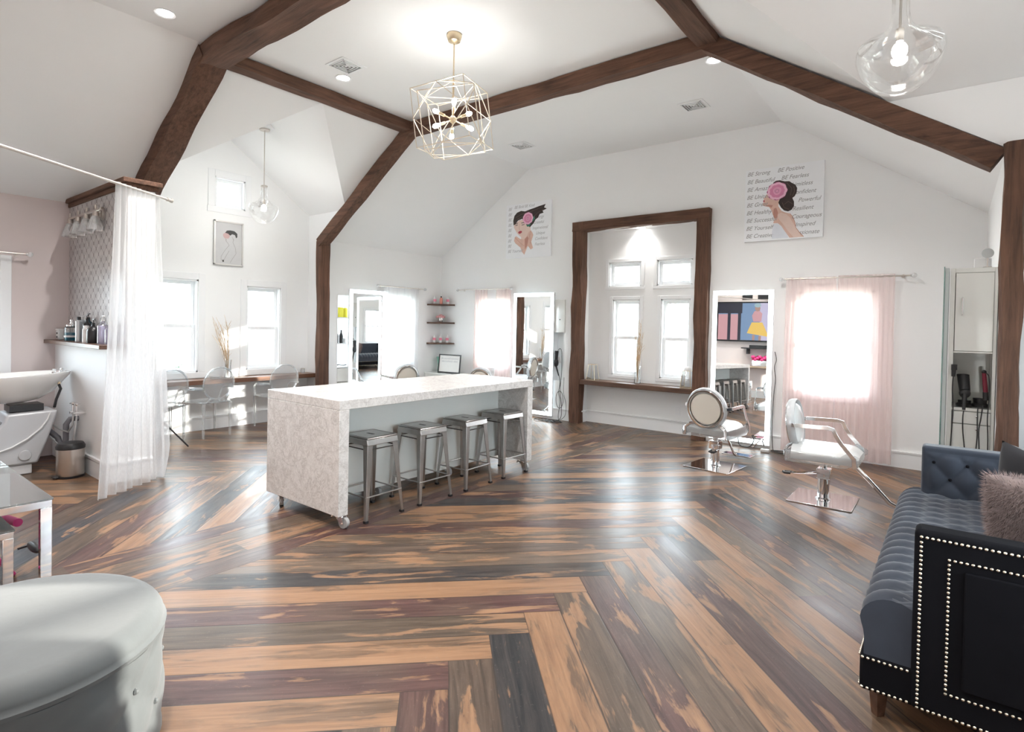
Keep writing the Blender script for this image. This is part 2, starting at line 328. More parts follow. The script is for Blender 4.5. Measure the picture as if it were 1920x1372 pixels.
# ------------------------------------------------------------ floor: chevron planks in stripes
PINE = (0.235, 0.132, 0.073, 0.95); NAVY = (0.008, 0.012, 0.018, 0.43); MAR = (0.058, 0.021, 0.021, 0.48); GRB = (0.092, 0.062, 0.042, 0.52)
GR2 = (0.066, 0.045, 0.034, 0.50); TAN = (0.145, 0.090, 0.056, 0.66); BLU = (0.024, 0.032, 0.045, 0.40)
def clip(poly, a, b, c):   # keep a*x+b*y<=c
    out = []
    for i in range(len(poly)):
        p, q = poly[i], poly[(i + 1) % len(poly)]; dp = a * p[0] + b * p[1] - c; dq = a * q[0] + b * q[1] - c
        if dp <= 0: out.append(p)
        if dp * dq < 0:
            t = dp / (dp - dq); out.append((p[0] + (q[0] - p[0]) * t, p[1] + (q[1] - p[1]) * t))
    return out
def build_floor():
    r2 = math.sqrt(2); W = 0.2; fl = []   # (poly, dir, origin, col, across0)
    rnd = random.Random(5)
    def stripe(du, dn, n0, u0, u1, zone, col, cuts=True):
        us = [u0]
        if cuts:
            u = u0 + rnd.uniform(0.6, 3)
            while u < u1 - 0.5: us.append(u); u += rnd.uniform(2.0, 4.2)
        us.append(u1)
        for i in range(len(us) - 1):
            cc = col if i == 0 or rnd.random() < 0.4 else rnd.choice([MAR, GRB, GR2, TAN, TAN, GRB])
            poly = [(du[0] * a + dn[0] * b, du[1] * a + dn[1] * b) for a, b in ((us[i], n0), (us[i + 1], n0), (us[i + 1], n0 + W), (us[i], n0 + W))]
            for (A, B, K) in zone: 
                poly = clip(poly, A, B, K)
                if len(poly) < 3: break
            if len(poly) >= 3: fl.append((poly, du, dn, n0, cc, rnd.uniform(0, 40), rnd.uniform(0, 40)))
    box = [(1, 0, 3.2), (0, -1, 0.75), (0, 1, 8.2), (-1, 0, 8.3)]
    A = (1 / r2, 1 / r2); Bn = (-1 / r2, 1 / r2)          # +45 direction and its normal
    D = (1 / r2, -1 / r2); Dn = (1 / r2, 1 / r2)          # -45 direction and its normal
    lc = {-6: GRB, -5: MAR, -4: NAVY, -3: PINE, -2: MAR, -1: PINE, 0: GRB, 1: MAR, 2: PINE, 3: NAVY, 4: GRB, 5: GR2, 6: GRB, 7: MAR, 8: TAN, 9: PINE, 10: NAVY, 11: MAR, 12: GRB, 13: BLU, 14: PINE, 15: BLU, 16: GR2, 17: TAN, 18: MAR, 19: TAN, 20: MAR}
    rc = {-6: GR2, -5: GRB, -4: PINE, -3: GRB, -2: MAR, -1: GR2, 0: NAVY, 1: PINE, 2: GRB, 3: MAR, 4: GRB, 5: PINE, 6: MAR, 7: NAVY, 8: PINE, 9: GRB, 10: MAR, 11: NAVY, 12: GR2, 13: PINE, 14: MAR, 15: GRB, 16: GR2, 17: PINE, 18: MAR, 19: GRB, 20: GR2, 21: PINE}
    pool = [MAR, GRB, GRB, TAN, GRB, MAR, PINE, TAN]
    for k in range(-30, 45):     # herringbone about x = -1.77
        stripe(A, Bn, 2.752 + k * W, -14, -2.5 + 2.752 + (k + 1) * W, box + [(-1, 0, 3.45)], lc.get(k, rnd.choice(pool)), False)
        # right side, dn = Dn, along D; start at n' = k*W -> u = -(n)
        stripe(D, Dn, k * W + 0.252, -(2.752 + k * W), 14, box, rc.get(k, rnd.choice(pool)))
    lc2 = {}; 
    for k in range(-30, 45):     # second herringbone about x = -5.75
        s2 = -5.75 * r2
        n0 = 4.4; m0 = n0 + s2
        seq = [GRB, MAR, TAN, NAVY, PINE, MAR, GR2, BLU]
        stripe(A, Bn, n0 + k * W, -14, s2 + n0 + (k + 1) * W, box, rnd.choice(pool), False)
        stripe(D, Dn, m0 + k * W, -(n0 + k * W), 14, box + [(1, 0, -4.25)], seq[(k + 2) % 8] if k < 14 else rnd.choice(pool), False)
    for i in range(4):
        stripe((0, 1), (-1, 0), 3.45 + i * 0.2, -1, 8.2, box, [GRB, GR2, TAN, GR2][i])
    me = bpy.data.meshes.new('floor'); vs = []; fs = []
    for p in fl:
        b = len(vs); vs += [(x, y, 0) for x, y in p[0]]; fs.append(list(range(b, b + len(p[0]))))
    me.from_pydata(vs, [], fs)
    col = me.color_attributes.new('plank', 'FLOAT_COLOR', 'CORNER'); g = me.uv_layers.new(name='grain'); e = me.uv_layers.new(name='edge')
    for poly, p in zip(me.polygons, fl):
        jit = rnd.uniform(0.72, 1.28)
        for li in poly.loop_indices:
            x, y, _ = me.vertices[me.loops[li].vertex_index].co
            u = x * p[1][0] + y * p[1][1]; n = x * p[2][0] + y * p[2][1]
            g.data[li].uv = (u + p[5], n + p[6]); e.data[li].uv = ((n - p[3]) / 0.2, 0)
            col.data[li].color = (p[4][0] * jit, p[4][1] * jit, p[4][2] * jit, p[4][3])
    bm = bmesh.new(); bm.from_mesh(me)
    for f in bm.faces:
        if f.normal.z < 0: f.normal_flip()
    bm.to_mesh(me); bm.free()
    me.materials.append(floor_mat()); o = bpy.data.objects.new('floor', me); C.objects.link(o); o['kind'] = 'structure'
build_floor()

# ------------------------------------------------------------ walls with openings
def wall_cells(mb, axis, c0, c1, a0, a1, z0, z1, holes, mi=0):
    """wall slab between c0 and c1 on `axis`; holes are (a0,a1,z0,z1)"""
    A = sorted({a0, a1, *[h[0] for h in holes], *[h[1] for h in holes]}); Z = sorted({z0, z1, *[h[2] for h in holes], *[h[3] for h in holes]})
    for i in range(len(A) - 1):
        run = None
        for j in range(len(Z) - 1):
            am, zm = (A[i] + A[i + 1]) / 2, (Z[j] + Z[j + 1]) / 2
            inside = any(h[0] < am < h[1] and h[2] < zm < h[3] for h in holes)
            if not inside:
                if run is None: run = [Z[j], Z[j + 1]]
                else: run[1] = Z[j + 1]
            if inside or j == len(Z) - 2:
                if run:
                    if axis == 'y': mb.bx(A[i], A[i + 1], c0, c1, run[0], run[1], mi)
                    else: mb.bx(c0, c1, A[i], A[i + 1], run[0], run[1], mi)
                    run = None
ALC = (-4.66, -2.82, 0.0, 3.02)         # alcove opening
YALC = 7.96
W2 = (-6.80, -6.08, 0.76, 2.0); W3 = (-1.53, -0.74, 0.76, 2.0)
NICHE = (-5.20, -4.97, 0.62, 1.94)
mb = MB(); wall_cells(mb, 'y', YA, YA + 0.16, XL - 0.16, XR + 0.16, 0, HE, [(ALC[0], ALC[1], 0, HE), W2, W3, NICHE])
# gable part over the eave, kept above the alcove opening
def zs(x): return min(HC, HE + MS * (x - XL), HE + MS * (XR - x))
mb.prism([(XL - .16, HE), (ALC[0], HE), (ALC[0], HC), (XTL, HC)], YA, YA + .16, 'y')
mb.prism([(ALC[0], ALC[3]), (ALC[1], ALC[3]), (ALC[1], HC), (ALC[0], HC)], YA, YA + .16, 'y')
mb.prism([(ALC[1], HE), (XR + .16, HE), (XTR, HC), (ALC[1], HC)], YA, YA + .16, 'y')
struct('wall_back', mb, WHITE)
# alcove shell
AU = [(-4.30, -3.75, 2.15, 2.53), (-3.50, -2.96, 2.15, 2.53), (-4.22, -3.765, 0.78, 1.95), (-3.43, -2.98, 0.78, 1.95)]
mb = MB(); wall_cells(mb, 'y', YALC, YALC + 0.14, ALC[0] - 0.1, ALC[1] + 0.1, 0, 3.12, AU)
mb.bx(ALC[0] - 0.1, ALC[0], YA + 0.16, YALC, 0, 3.12); mb.bx(ALC[1], ALC[1] + 0.1, YA + 0.16, YALC, 0, 3.12)
mb.bx(ALC[0] - 0.1, ALC[1] + 0.1, YA + 0.16, YALC, ALC[3], 3.12)
struct('wall_alcove', mb, WHITE)
# left side wall of the back wing (x = XL, y from 5.13 to back)
WC = (6.30, 7.02, 0.80, 2.0); CABH = (5.42, 5.92, 0.30, 1.97)
mb = MB(); wall_cells(mb, 'x', XL - 0.16, XL, 5.13, YA, 0, HE, [WC, CABH]); struct('wall_left', mb, WHITE)
mb = MB(); mb.bx(XL - 0.55, XL - 0.5, 5.40, 5.94, 0.28, 1.99); mb.bx(XL - .55, XL - .16, 5.38, 5.42, .28, 1.99); mb.bx(XL - .55, XL - .16, 5.92, 5.96, .28, 1.99)
mb.bx(XL - .55, XL - .16, 5.38, 5.96, 1.97, 2.01); mb.bx(XL - .55, XL - .16, 5.38, 5.96, .26, .30); struct('wall_recess', mb, WHITE)
# blush wall along the shampoo area
WP = (0.35, 1.36, 0.92, 2.06)
mb = MB(); wall_cells(mb, 'x', XL - 0.16, XL, YB, 1.95, 0, HE, [WP]); struct('wall_left_blush', mb, PINKW)
# left wing: end wall with gable, side cheeks
YE0, YE1, ZE, YRL, ZRL = 2.585, 5.127, 3.2, 3.856, 4.08
HB = [(2.80, 3.46, 0.80, 2.06), (4.13, 4.66, 0.80, 2.02), (3.66, 4.09, 3.10, 3.52)]
mb = MB(); wall_cells(mb, 'x', XB - 0.16, XB, YE0 - 0.1, YE1 + 0.1, 0, ZE, [h if h[3] < ZE else (h[0], h[1], h[2], ZE) for h in HB])
ky = (ZRL - ZE) / (YE1 - YRL)
q = HB[2]
mb.prism([(YE0, ZE), (q[0], ZE), (q[0], ZE + ky * (q[0] - YE0))], XB - .16, XB, 'x')
mb.prism([(q[1], ZE), (YE1, ZE), (q[1], ZE + ky * (YE1 - q[1]))], XB - .16, XB, 'x')
mb.prism([(q[0], q[3]), (q[1], q[3]), (q[1], ZE + ky * (YE1 - q[1])), (YRL, ZRL), (q[0], ZE + ky * (q[0] - YE0))], XB - .16, XB, 'x')
struct('wall_end', mb, WHITE)
XV = XL + (ZE - HE) / MS
for ya, yb in ((YE1, YE1 + 0.012), (YE0 - 0.012, YE0)):
    mb = MB(); mb.prism([(XB, 0), (XL, 0), (XL, HE), (XV, ZE), (XB, ZE)], ya, yb, 'y'); struct('wall_cheek', mb, WHITE)
mb = MB(); mb.bx(XL - .16, XL, 2.18, YE0, 0, HE); struct('wall_pier', mb, WHITE)
# right side: walls, wing
R0, R1, RE, RRY, RRZ = 1.55, 5.10, 3.25, 3.35, 4.03
mb = MB(); mb.bx(XR, XR + .16, 5.10, YA, 0, HE); mb.bx(XR, XR + .16, YB, R0, 0, HE); struct('wall_right', mb, WHITE)
WR = [(3.74, 4.50, 0.80, 2.0), (1.9, 2.9, 0.80, 2.0)]
mb = MB(); wall_cells(mb, 'x', XW, XW + .14, R0 - .1, R1 + .1, 0, RE, WR); mb.prism([(R0, RE), (R1, RE), (RRY, RRZ)], XW, XW + .14, 'x')
struct('wall_wing_end', mb, WHITE)
XVR = XR - (RE - HE) / MS
for ya, yb in ((R1 - .012, R1 + 0.0), (R0 - .012, R0)): mb = MB(); mb.prism([(XW, 0), (XR + .0, 0), (XR, HE), (XVR, RE), (XW, RE)], ya, yb, 'y'); struct('wall_wing_side', mb, WHITE)
WBK = []
mb = MB(); wall_cells(mb, 'y', YB - .15, YB, XL - .16, XR + .16, 0, HE, WBK); mb.prism([(XL - .16, HE), (XR + .16, HE), (XTR, HC), (XTL, HC)], YB - .15, YB, 'y')
struct('wall_front', mb, flat('pale_blush_paint', (0.76, 0.68, 0.66), 0.6, var=0.01))

# ------------------------------------------------------------ ceiling
def quadp(mb, pts, th=0.03):
    p = [Vector(a) for a in pts]; n = (p[1] - p[0]).cross(p[2] - p[0]).normalized()
    if n.z < 0: n = -n
    k = len(p); mb.add(p + [a + n * th for a in p], [tuple(range(k)), tuple(range(2 * k - 1, k - 1, -1))] + [(i, (i + 1) % k, k + (i + 1) % k, k + i) for i in range(k)])
mb = MB(); quadp(mb, [(XTL, YB, HC), (XTR, YB, HC), (XTR, YA, HC), (XTL, YA, HC)])
# left slope with dormer cut out
XA = XL + (ZRL - HE) / MS
def L(x, y): return (x, y, HE + MS * (x - XL))
quadp(mb, [L(XL, YB), L(XTL, YB), L(XTL, YE0), L(XL, YE0)])
quadp(mb, [L(XV, YE0), L(XTL, YE0), L(XTL, YRL), L(XA, YRL)])
quadp(mb, [L(XA, YRL), L(XTL, YRL), L(XTL, YE1), L(XV, YE1)])
quadp(mb, [L(XL, YE1), L(XTL, YE1), L(XTL, YA), L(XL, YA)])
XAR = XR - (RRZ - HE) / MS
def Rr(x, y): return (x, y, HE + MS * (XR - x))
quadp(mb, [Rr(XR, YB), Rr(XTR, YB), Rr(XTR, R0), Rr(XR, R0)])
quadp(mb, [Rr(XVR, R0), Rr(XTR, R0), Rr(XTR, RRY), Rr(XAR, RRY)])
quadp(mb, [Rr(XAR, RRY), Rr(XTR, RRY), Rr(XTR, R1), Rr(XVR, R1)])
quadp(mb, [Rr(XR, R1), Rr(XTR, R1), Rr(XTR, YA), Rr(XR, YA)])
# dormer roofs
quadp(mb, [(XB, YE1, ZE), (XV, YE1, ZE), (XA, YRL, ZRL), (XB, YRL, ZRL)]); quadp(mb, [(XB, YE0, ZE), (XV, YE0, ZE), (XA, YRL, ZRL), (XB, YRL, ZRL)])
quadp(mb, [(XW, R1, RE), (XVR, R1, RE), (XAR, RRY, RRZ), (XW, RRY, RRZ)]); quadp(mb, [(XW, R0, RE), (XVR, R0, RE), (XAR, RRY, RRZ), (XW, RRY, RRZ)])
struct('ceiling', mb, CEIL)

# ------------------------------------------------------------ partition with tile
XPE = -6.08
mb = MB(); mb.bx(XL, XPE, 1.955, 2.18, 0, 2.76); struct('wall_partition', mb, WHITE)
mb = MB(); mb.bx(XL, XPE - 0.01, 1.82, 1.955, 0, 1.235); struct('wall_partition_base', mb, WHITE)
mb = MB(); mb.bx(XL, XPE, 1.94, 1.955, 1.27, 2.75); struct('trim_tile_panel', mb, TILE)
mb = MB()
for x0, x1, y0, y1 in ((XL, XPE + .05, 1.90, 2.23),):
    mb.bx(x0, x1, y0, y1, 2.775, 2.82); mb.bx(x0, x1 - .025, y0 + .025, y1 - .02, 2.73, 2.775)
struct('trim_partition_cap', mb, BEAM['x'], bevel=0.006)
o = setp(obj('wooden_shelf', MB().bx(XL, XPE + 0.06, 1.72, 1.94, 1.235, 1.272), WALNUT, bevel=0.003), 'dark brown wooden ledge under the patterned tile holding hair products', 'shelf')

# ------------------------------------------------------------ baseboards
def base(name, mb_list):
    mb = MB()
    for (x0, x1, y0, y1, nx, ny) in mb_list:
        for h0, h1, t in ((0, 0.15, 0.018), (0.15, 0.165, 0.012), (0.165, 0.185, 0.024)):
            mb.bx(min(x0, x0 + nx * t), max(x1, x1 + nx * t), min(y0, y0 + ny * t), max(y1, y1 + ny * t), h0, h1)
    struct(name, mb, TRIM)
base('baseboard_back', [(XL, -4.80, YA, YA, 0, -1), (-2.64, XR, YA, YA, 0, -1)])
base('baseboard_alcove', [(ALC[0], ALC[1], YALC, YALC, 0, -1), (ALC[0], ALC[0], YA + .02, YALC, 1, 0)])
base('baseboard_end', [(XB, XB, YE0, YE1, 1, 0)])
base('baseboard_left', [(XL, XL, 5.2, YA, 1, 0)])
base('baseboard_partition', [(XL, XPE - 0.01, 1.82, 1.82, 0, -1), (XPE, XPE, 1.83, 2.18, 1, 0)])
base('baseboard_front', [(XL, XR, YB, YB, 0, 1)])

# ------------------------------------------------------------ timbers
def timber(name, label, pts, w, h, axis, seed, upv=(0, 0, 1), cat='beam', group=None, rag=0.012):
    """rough hewn beam along a polyline: w across, h along upv"""
    rnd = random.Random(seed); P = [Vector(p) for p in pts]; L_ = (P[1] - P[0]).length; n = max(6, int(L_ / 0.16)); t = (P[1] - P[0]).normalized()
    u = Vector(upv); u = (u - t * u.dot(t)).normalized(); s = t.cross(u).normalized(); mb = MB(); vs = []; fs = []
    ring = [(-.5, -.5), (-.18, -.52), (.18, -.5), (.5, -.5), (.52, -.15), (.5, .5), (-.5, .5), (-.52, .12)]
    for i in range(n + 1):
        p = P[0] + (P[1] - P[0]) * (i / n)
        for k, (a, b) in enumerate(ring):
            j = Vector((noise.noise(Vector((i * .33, k * 3.1 + seed, seed))), noise.noise(Vector((i * .33, k * 3.1 + seed, seed + 9))), 0)) * rag * 1.6
            j += Vector((rnd.uniform(-1, 1), rnd.uniform(-1, 1), 0)) * rag * 0.22
            vs.append(p + s * (a * w + j.x) + u * (b * h + (j.y if b < 0.4 else 0)))
    m = len(ring)
    for i in range(n):
        for k in range(m): fs.append((i * m + k, i * m + (k + 1) % m, (i + 1) * m + (k + 1) % m, (i + 1) * m + k))
    fs += [tuple(range(m))[::-1], tuple(n * m + k for k in range(m))]
    mb.add(vs, fs); o = obj(name, mb, BEAM[axis], None, smooth=True); return setp(o, label, cat, group)
zb = HC - 0.085
timber('timber_beam', 'rough brown ceiling beam running left to right behind the wire chandelier', [(XTL - .05, P1, zb), (XTR + .05, P1, zb)], 0.155, 0.15, 'x', 1)
timber('timber_beam', 'rough brown ceiling beam rising from the tall left post to the chandelier corner', [(XL + .06, P1 - .01, HE - 0.06), (XTL + .03, P1 - .01, zb + .0)], 0.15, 0.14, 'x', 2)
timber('timber_beam', 'sloping brown beam from the upper right corner down to the right hand post', [(XTR - .03, P1, zb), (XR - .04, P1, HE - 0.08)], 0.155, 0.14, 'x', 3)
timber('timber_beam', 'thin brown ceiling beam between the big left beam and the chandelier', [(XTL, P3, zb + .01), (XTL, P1, zb + .02)], 0.15, 0.12, 'y', 4)
timber('timber_beam', 'brown ceiling beam leaving the top edge of the picture above the right pendant', [(XTR, R0 - 1.0, zb + .01), (XTR, P1, zb + .02)], 0.17, 0.13, 'y', 5)
timber('timber_beam', 'thick dark beam crossing the ceiling at the top left, nearest the camera', [(XTL - .02, P3 - .02, zb - .02), (XTR, P3 - .02, zb - .0)], 0.235, 0.16, 'x', 6, rag=0.02)
timber('timber_beam', 'thick dark sloping beam falling to the tiled partition at the left', [(XL, P3 - .02, HE - 0.10), (XTL + .03, P3 - .02, zb - .0)], 0.235, 0.16, 'x', 7, rag=0.02)
timber('timber_post', 'tall rough brown post left of the lighted mirrors, behind the marble island', [(XL + .078, 5.11, 0), (XL + .07, 5.11, HE - 0.03)], 0.165, 0.12, 'z', 8, upv=(-1, 0, 0), cat='post')
timber('timber_post', 'rough brown post at the right edge in front of the white cabinet', [(XR + .040, 5.00, 0), (XR + .040, 5.00, HE - 0.0)], 0.105, 0.15, 'z', 9, upv=(0, 1, 0), cat='post', rag=0.016)
fr = thing('timber_surround', 'rough brown timber frame around the tall window alcove', 'frame', (0, 0, 0))
def tpart(name, pts, w, h, axis, seed, upv, rag=0.014):
    o = timber(name, None, pts, w, h, axis, seed, upv, None, rag=rag)
    o.parent = fr; return o
tpart('post', [(-4.72, YA - .015, 0), (-4.70, YA - .015, 3.16)], 0.18, 0.16, 'z', 12, (0, 1, 0), 0.02)
tpart('post', [(-2.73, YA - .015, 0), (-2.73, YA - .015, 3.16)], 0.17, 0.16, 'z', 14, (0, 1, 0))
tpart('lintel', [(-4.80, YA - .02, 3.09), (-2.64, YA - .02, 3.09)], 0.17, 0.14, 'x', 15, (0, 0, 1))
setp(obj('window_sill', MB().bx(-4.62, -2.80, YA - .09, YALC, 0.62, 0.69), WALNUT, bevel=0.006), 'brown wooden sill shelf across the window alcove', 'shelf')
setp(obj('wooden_ledge', MB().bx(XB, -7.84, YE0, YE1 - .005, 0.655, 0.715), WALNUTY, bevel=0.005), 'long brown wooden counter ledge under the left windows', 'counter')

# ------------------------------------------------------------ windows
def window(idx, axis, c, a0, a1, z0, z1, inward, double=True, cas=0.09):
    """frame in a wall opening; c = room-side face, inward = +1/-1 into the room"""
    def B(mb, aa, ab, ca, cb, za, zb_):
        ca, cb = min(ca, cb), max(ca, cb)
        if axis == 'y': mb.bx(aa, ab, ca, cb, za, zb_)
        else: mb.bx(ca, cb, aa, ab, za, zb_)
    root = bpy.data.objects.new('window_%d' % idx, None); C.objects.link(root); root['kind'] = 'structure'
    m = MB(); e = c + inward * 0.014; o_ = c - inward * 0.14
    for (x0, x1, y0, y1) in ((a0 - cas, a0, z0, z1 + cas), (a1, a1 + cas, z0, z1 + cas), (a0, a1, z1, z1 + cas), (a0 - cas - .01, a1 + cas + .01, z0 - cas * .9, z0)):
        B(m, x0, x1, c, e, y0, y1)
    obj('casing', m, TRIM, root, bevel=0.003)
    m = MB(); j = 0.02
    for (x0, x1, y0, y1) in ((a0, a0 + j, z0, z1), (a1 - j, a1, z0, z1), (a0, a1, z0, z0 + j), (a0, a1, z1 - j, z1)): B(m, x0, x1, c, o_, y0, y1)
    obj('jamb', m, TRIM, root)
    s = 0.045; zm = (z0 + z1) / 2
    def sash(za, zb_, d, nm):
        m = MB(); ca = c - inward * d; cb = ca - inward * 0.03; A0, A1 = a0 + j, a1 - j
        for (x0, x1, y0, y1) in ((A0, A0 + s, za, zb_), (A1 - s, A1, za, zb_), (A0 + s, A1 - s, za, za + s), (A0 + s, A1 - s, zb_ - s, zb_)): B(m, x0, x1, ca, cb, y0, y1)
        f = obj(nm, m, TRIM, root, bevel=0.003)
        m = MB(); B(m, A0 + s, A1 - s, ca - inward * .012, ca - inward * .016, za + s, zb_ - s); obj('pane', m, PANE, f)
    if double: sash(z0 + j, zm + .02, 0.05, 'lower_sash'); sash(zm - .02, z1 - j, 0.085, 'upper_sash')
    else: sash(z0 + j, z1 - j, 0.06, 'sash')
    # daylight portal
    ld = bpy.data.lights.new('portal', 'AREA'); ld.shape = 'RECTANGLE'; ld.size = a1 - a0; ld.size_y = z1 - z0; ld.cycles.is_portal = True; ld.energy = 1
    lo = bpy.data.objects.new('daylight_portal', ld); C.objects.link(lo)
    n = Vector((0, inward, 0)) if axis == 'y' else Vector((inward, 0, 0))
    pos = Vector(((a0 + a1) / 2, c - inward * .15, zm)) if axis == 'y' else Vector((c - inward * .15, (a0 + a1) / 2, zm))
    lo.location = pos; lo.rotation_euler = n.to_track_quat('-Z', 'Z').to_euler()
    return root
for i, h in enumerate(AU): window(1 + i, 'y', YALC, h[0], h[1], h[2], h[3], -1, i > 1, 0.05)
window(5, 'y', YA, *W2, -1); window(6, 'y', YA, *W3, -1)
window(7, 'x', XL, *WC, 1); window(8, 'x', XL, *WP, 1)
window(9, 'x', XB, *HB[0], 1); window(10, 'x', XB, *HB[1], 1); window(11, 'x', XB, *HB[2], 1, False)
window(12, 'x', XW, *WR[0], -1); window(13, 'x', XW, *WR[1], -1)

# ------------------------------------------------------------ outside
GRASS = flat('winter_grass', (0.52, 0.50, 0.42), 0.9, var=0.25, vs=2); BARK = flat('bark', (0.30, 0.26, 0.24), 0.9); FIR = flat('fir_green', (0.16, 0.26, 0.17), 0.9, var=0.4)
mb = MB(); mb.bx(-60, 60, -40, 90, -0.5, -0.35); struct('ground', mb, GRASS)
def tree(loc, h, label, seed):
    rnd = random.Random(seed); mb = MB()
    def br(p, d, l, r, k):
        q = p + d * l; mb.cyl(p, q, r, r * .6, 5)
        if k:
            for _ in range(3):
                nd = (d + Vector((rnd.uniform(-.7, .7), rnd.uniform(-.7, .7), rnd.uniform(-.1, .4)))).normalized(); br(q, nd, l * rnd.uniform(.6, .8), r * .55, k - 1)
    br(Vector((0, 0, 0)), Vector((0, 0, 1)), h * .3, h * .02, 5); o = obj('bare_tree', mb, BARK, loc=loc); setp(o, label, 'tree', 'bare trees outside the alcove window')
tree((-6.6, 15.5, -.35), 3.6, 'small bare tree seen through the right alcove window', 3)
tree((-13.5, 25, -.35), 6.5, 'bare tree further off seen through the left alcove window', 8)
def fir(loc, h):
    mb = MB(); rnd = random.Random(4)
    for i in range(420):
        t = rnd.random() ** .7; z = h * (.05 + .95 * (1 - t)); r = .42 * h * t * .6; a = rnd.uniform(0, 2 * PI); p = Vector((0, 0, z)); q = Vector((r * math.cos(a), r * math.sin(a), z - .1 * h * t)); mb.cyl(p, q, .018, .03, 4)
    mb.cyl((0, 0, 0), (0, 0, h * .9), .03, .01, 6)
    setp(obj('evergreen_shrub', mb, FIR, loc=loc), 'small cone shaped evergreen outside the left window', 'shrub')
fir((-12.0, 4.75, -0.35), 1.25)

# ------------------------------------------------------------ marble island
IX0, IX1, IY0, IY1 = -4.50, -3.50, 2.47, 4.86
isl = thing('marble_island', 'long white marble waterfall island on casters in the middle of the room', 'island', (0, 0, 0))
obj('countertop', MB().bx(IX0, IX1, IY0, IY1, 0.88, 0.95), MARBLE, isl, bevel=0.003)
obj('end_panel', MB().bx(IX0, IX1, IY0, IY0 + .085, 0.10, 0.8795), MARBLE, isl, bevel=0.003)
obj('end_panel', MB().bx(IX0, IX1, IY1 - .085, IY1, 0.10, 0.8795), MARBLE, isl, bevel=0.003)
obj('cabinet_body', MB().bx(IX0 + .02, -3.90, IY0 + .086, IY1 - .086, 0.10, 0.879), LACQ, isl)['label'] = 'plain white cabinet back'
RUB = flat('grey_rubber', (0.38, 0.38, 0.38), 0.5)
def caster(x, y, rz):
    m = MB(); R = Matrix.Rotation(rz, 3, 'Z')
    T = lambda p: R @ Vector(p) + Vector((x, y, 0))
    m.cyl(T((0, 0, .085)), T((0, 0, .0995)), .035, n=10); m.box(T((0, 0, .082)), (.06, .05, .01), rz)
    for s in (-1, 1): m.add([T(p) for p in ((-.03, s * .022, .085), (.03, s * .022, .085), (.045, s * .022, .04), (.02, s * .022, .035), (-.03, s * .028, .085), (.03, s * .028, .085), (.045, s * .028, .04), (.02, s * .028, .035))], [(0, 1, 2, 3), (4, 7, 6, 5), (0, 3, 7, 4), (1, 5, 6, 2), (3, 2, 6, 7), (0, 4, 5, 1)])
    m.cyl(T((.03, -.03, .042)), T((.03, .03, .042)), .006, n=8); m.tube([T((-.03, 0, .08)), T((-.07, 0, .085)), T((-.085, 0, .07))], .008, 6)
    c = obj('caster', m, CHROME, isl, smooth=True)
    w = MB(); q = (T((1, 0, 0)) - T((0, 0, 0))); w.cyl(T((.03, -.016, .042)), T((.03, .016, .042)), .042, n=22); obj('wheel', w, RUB, c, smooth=True, bevel=.004)
for x, y in ((IX0 + .13, IY0 + .06), (IX1 - .05, IY0 + .06), (IX0 + .13, IY1 - .06), (IX1 - .05, IY1 - .08), (-4.0, 3.2), (-4.0, 4.1), (IX0 + .2, 3.3)): caster(x, y, -0.5 + (x * 7 + y * 3) % 1)

# ------------------------------------------------------------ metal stools
def make_stool():
    t = thing('metal_stool', 'x', 'stool', group='gunmetal stools at the island')
    zt, a, b = 0.635, 0.150, 0.192
    m = MB(); m.bx(-a, a, -a, a, zt - .012, zt); m.prism([(-a + .004, zt - .012), (a - .004, zt - .012), (a + .008, zt - .06), (-a - .008, zt - .06)], -a - .004, a + .004, 'y')
    s = obj('seat', m, STEEL, t, bevel=.006)
    m = MB(); m.box((0, 0, zt + .0008), (.075, .022, .0016)); obj('hand_slot', m, BLACK, s)
    m = MB()
    for q in (-1, 1): m.bx(-a + .016, a - .016, q * (a - .016) - .0015, q * (a - .016) + .0015, zt, zt + .0012); m.bx(q * (a - .016) - .0015, q * (a - .016) + .0015, -a + .016, a - .016, zt, zt + .0012)
    obj('seat_groove', m, DSTEEL, s)
    for sx in (-1, 1):
        for sy in (-1, 1):
            m = MB(); top = Vector((sx * (a - .002), sy * (a - .002), zt - .02)); mid = Vector((sx * (a + .03), sy * (a + .03), .16)); bot = Vector((sx * b, sy * b, 0.012))
            def ring(c, r, k): # folded sheet leg: L section, wide at the top
                i = r * .9
                return [c + Vector((0, 0, 0)), c + Vector((-sx * r, 0, 0)), c + Vector((-sx * r, -sy * .006, 0)), c + Vector((-sx * .014, -sy * .014, 0)), c + Vector((-sx * .006, -sy * r, 0)), c + Vector((0, -sy * r, 0))]
            rr = [ring(top, .075, 0), ring(top + (mid - top) * .12, .052, 0), ring(mid, .032, 0), ring(bot, .024, 0)]; vs = [p for r_ in rr for p in r_]
            fs = [(i * 6 + k, i * 6 + (k + 1) % 6, (i + 1) * 6 + (k + 1) % 6, (i + 1) * 6 + k) for i in range(3) for k in range(6)] + [(5, 4, 3, 2, 1, 0), (18, 19, 20, 21, 22, 23)]
            m.add(vs, fs); l = obj('leg', m, STEEL, t, bevel=.003)
            m = MB(); m.box(bot + Vector((-sx * .012, -sy * .012, -.003)), (.03, .03, .018)); obj('foot_cap', m, BLACK, l)
    for k, (z, r) in enumerate(((.19, .0065), (.545, .005))):
        e = (a + .025) if k == 0 else a - .002
        for p, q in (((-e, -e), (e, -e)), ((e, -e), (e, e)), ((e, e), (-e, e)), ((-e, e), (-e, -e))):
            c0 = Vector((*p, z)); c1 = Vector((*q, z)); m = MB(); m.cyl(c0, c1, r, n=8); obj('stretcher' if k == 0 else 'brace', m, DSTEEL if k else STEEL, t, smooth=True)
    return t
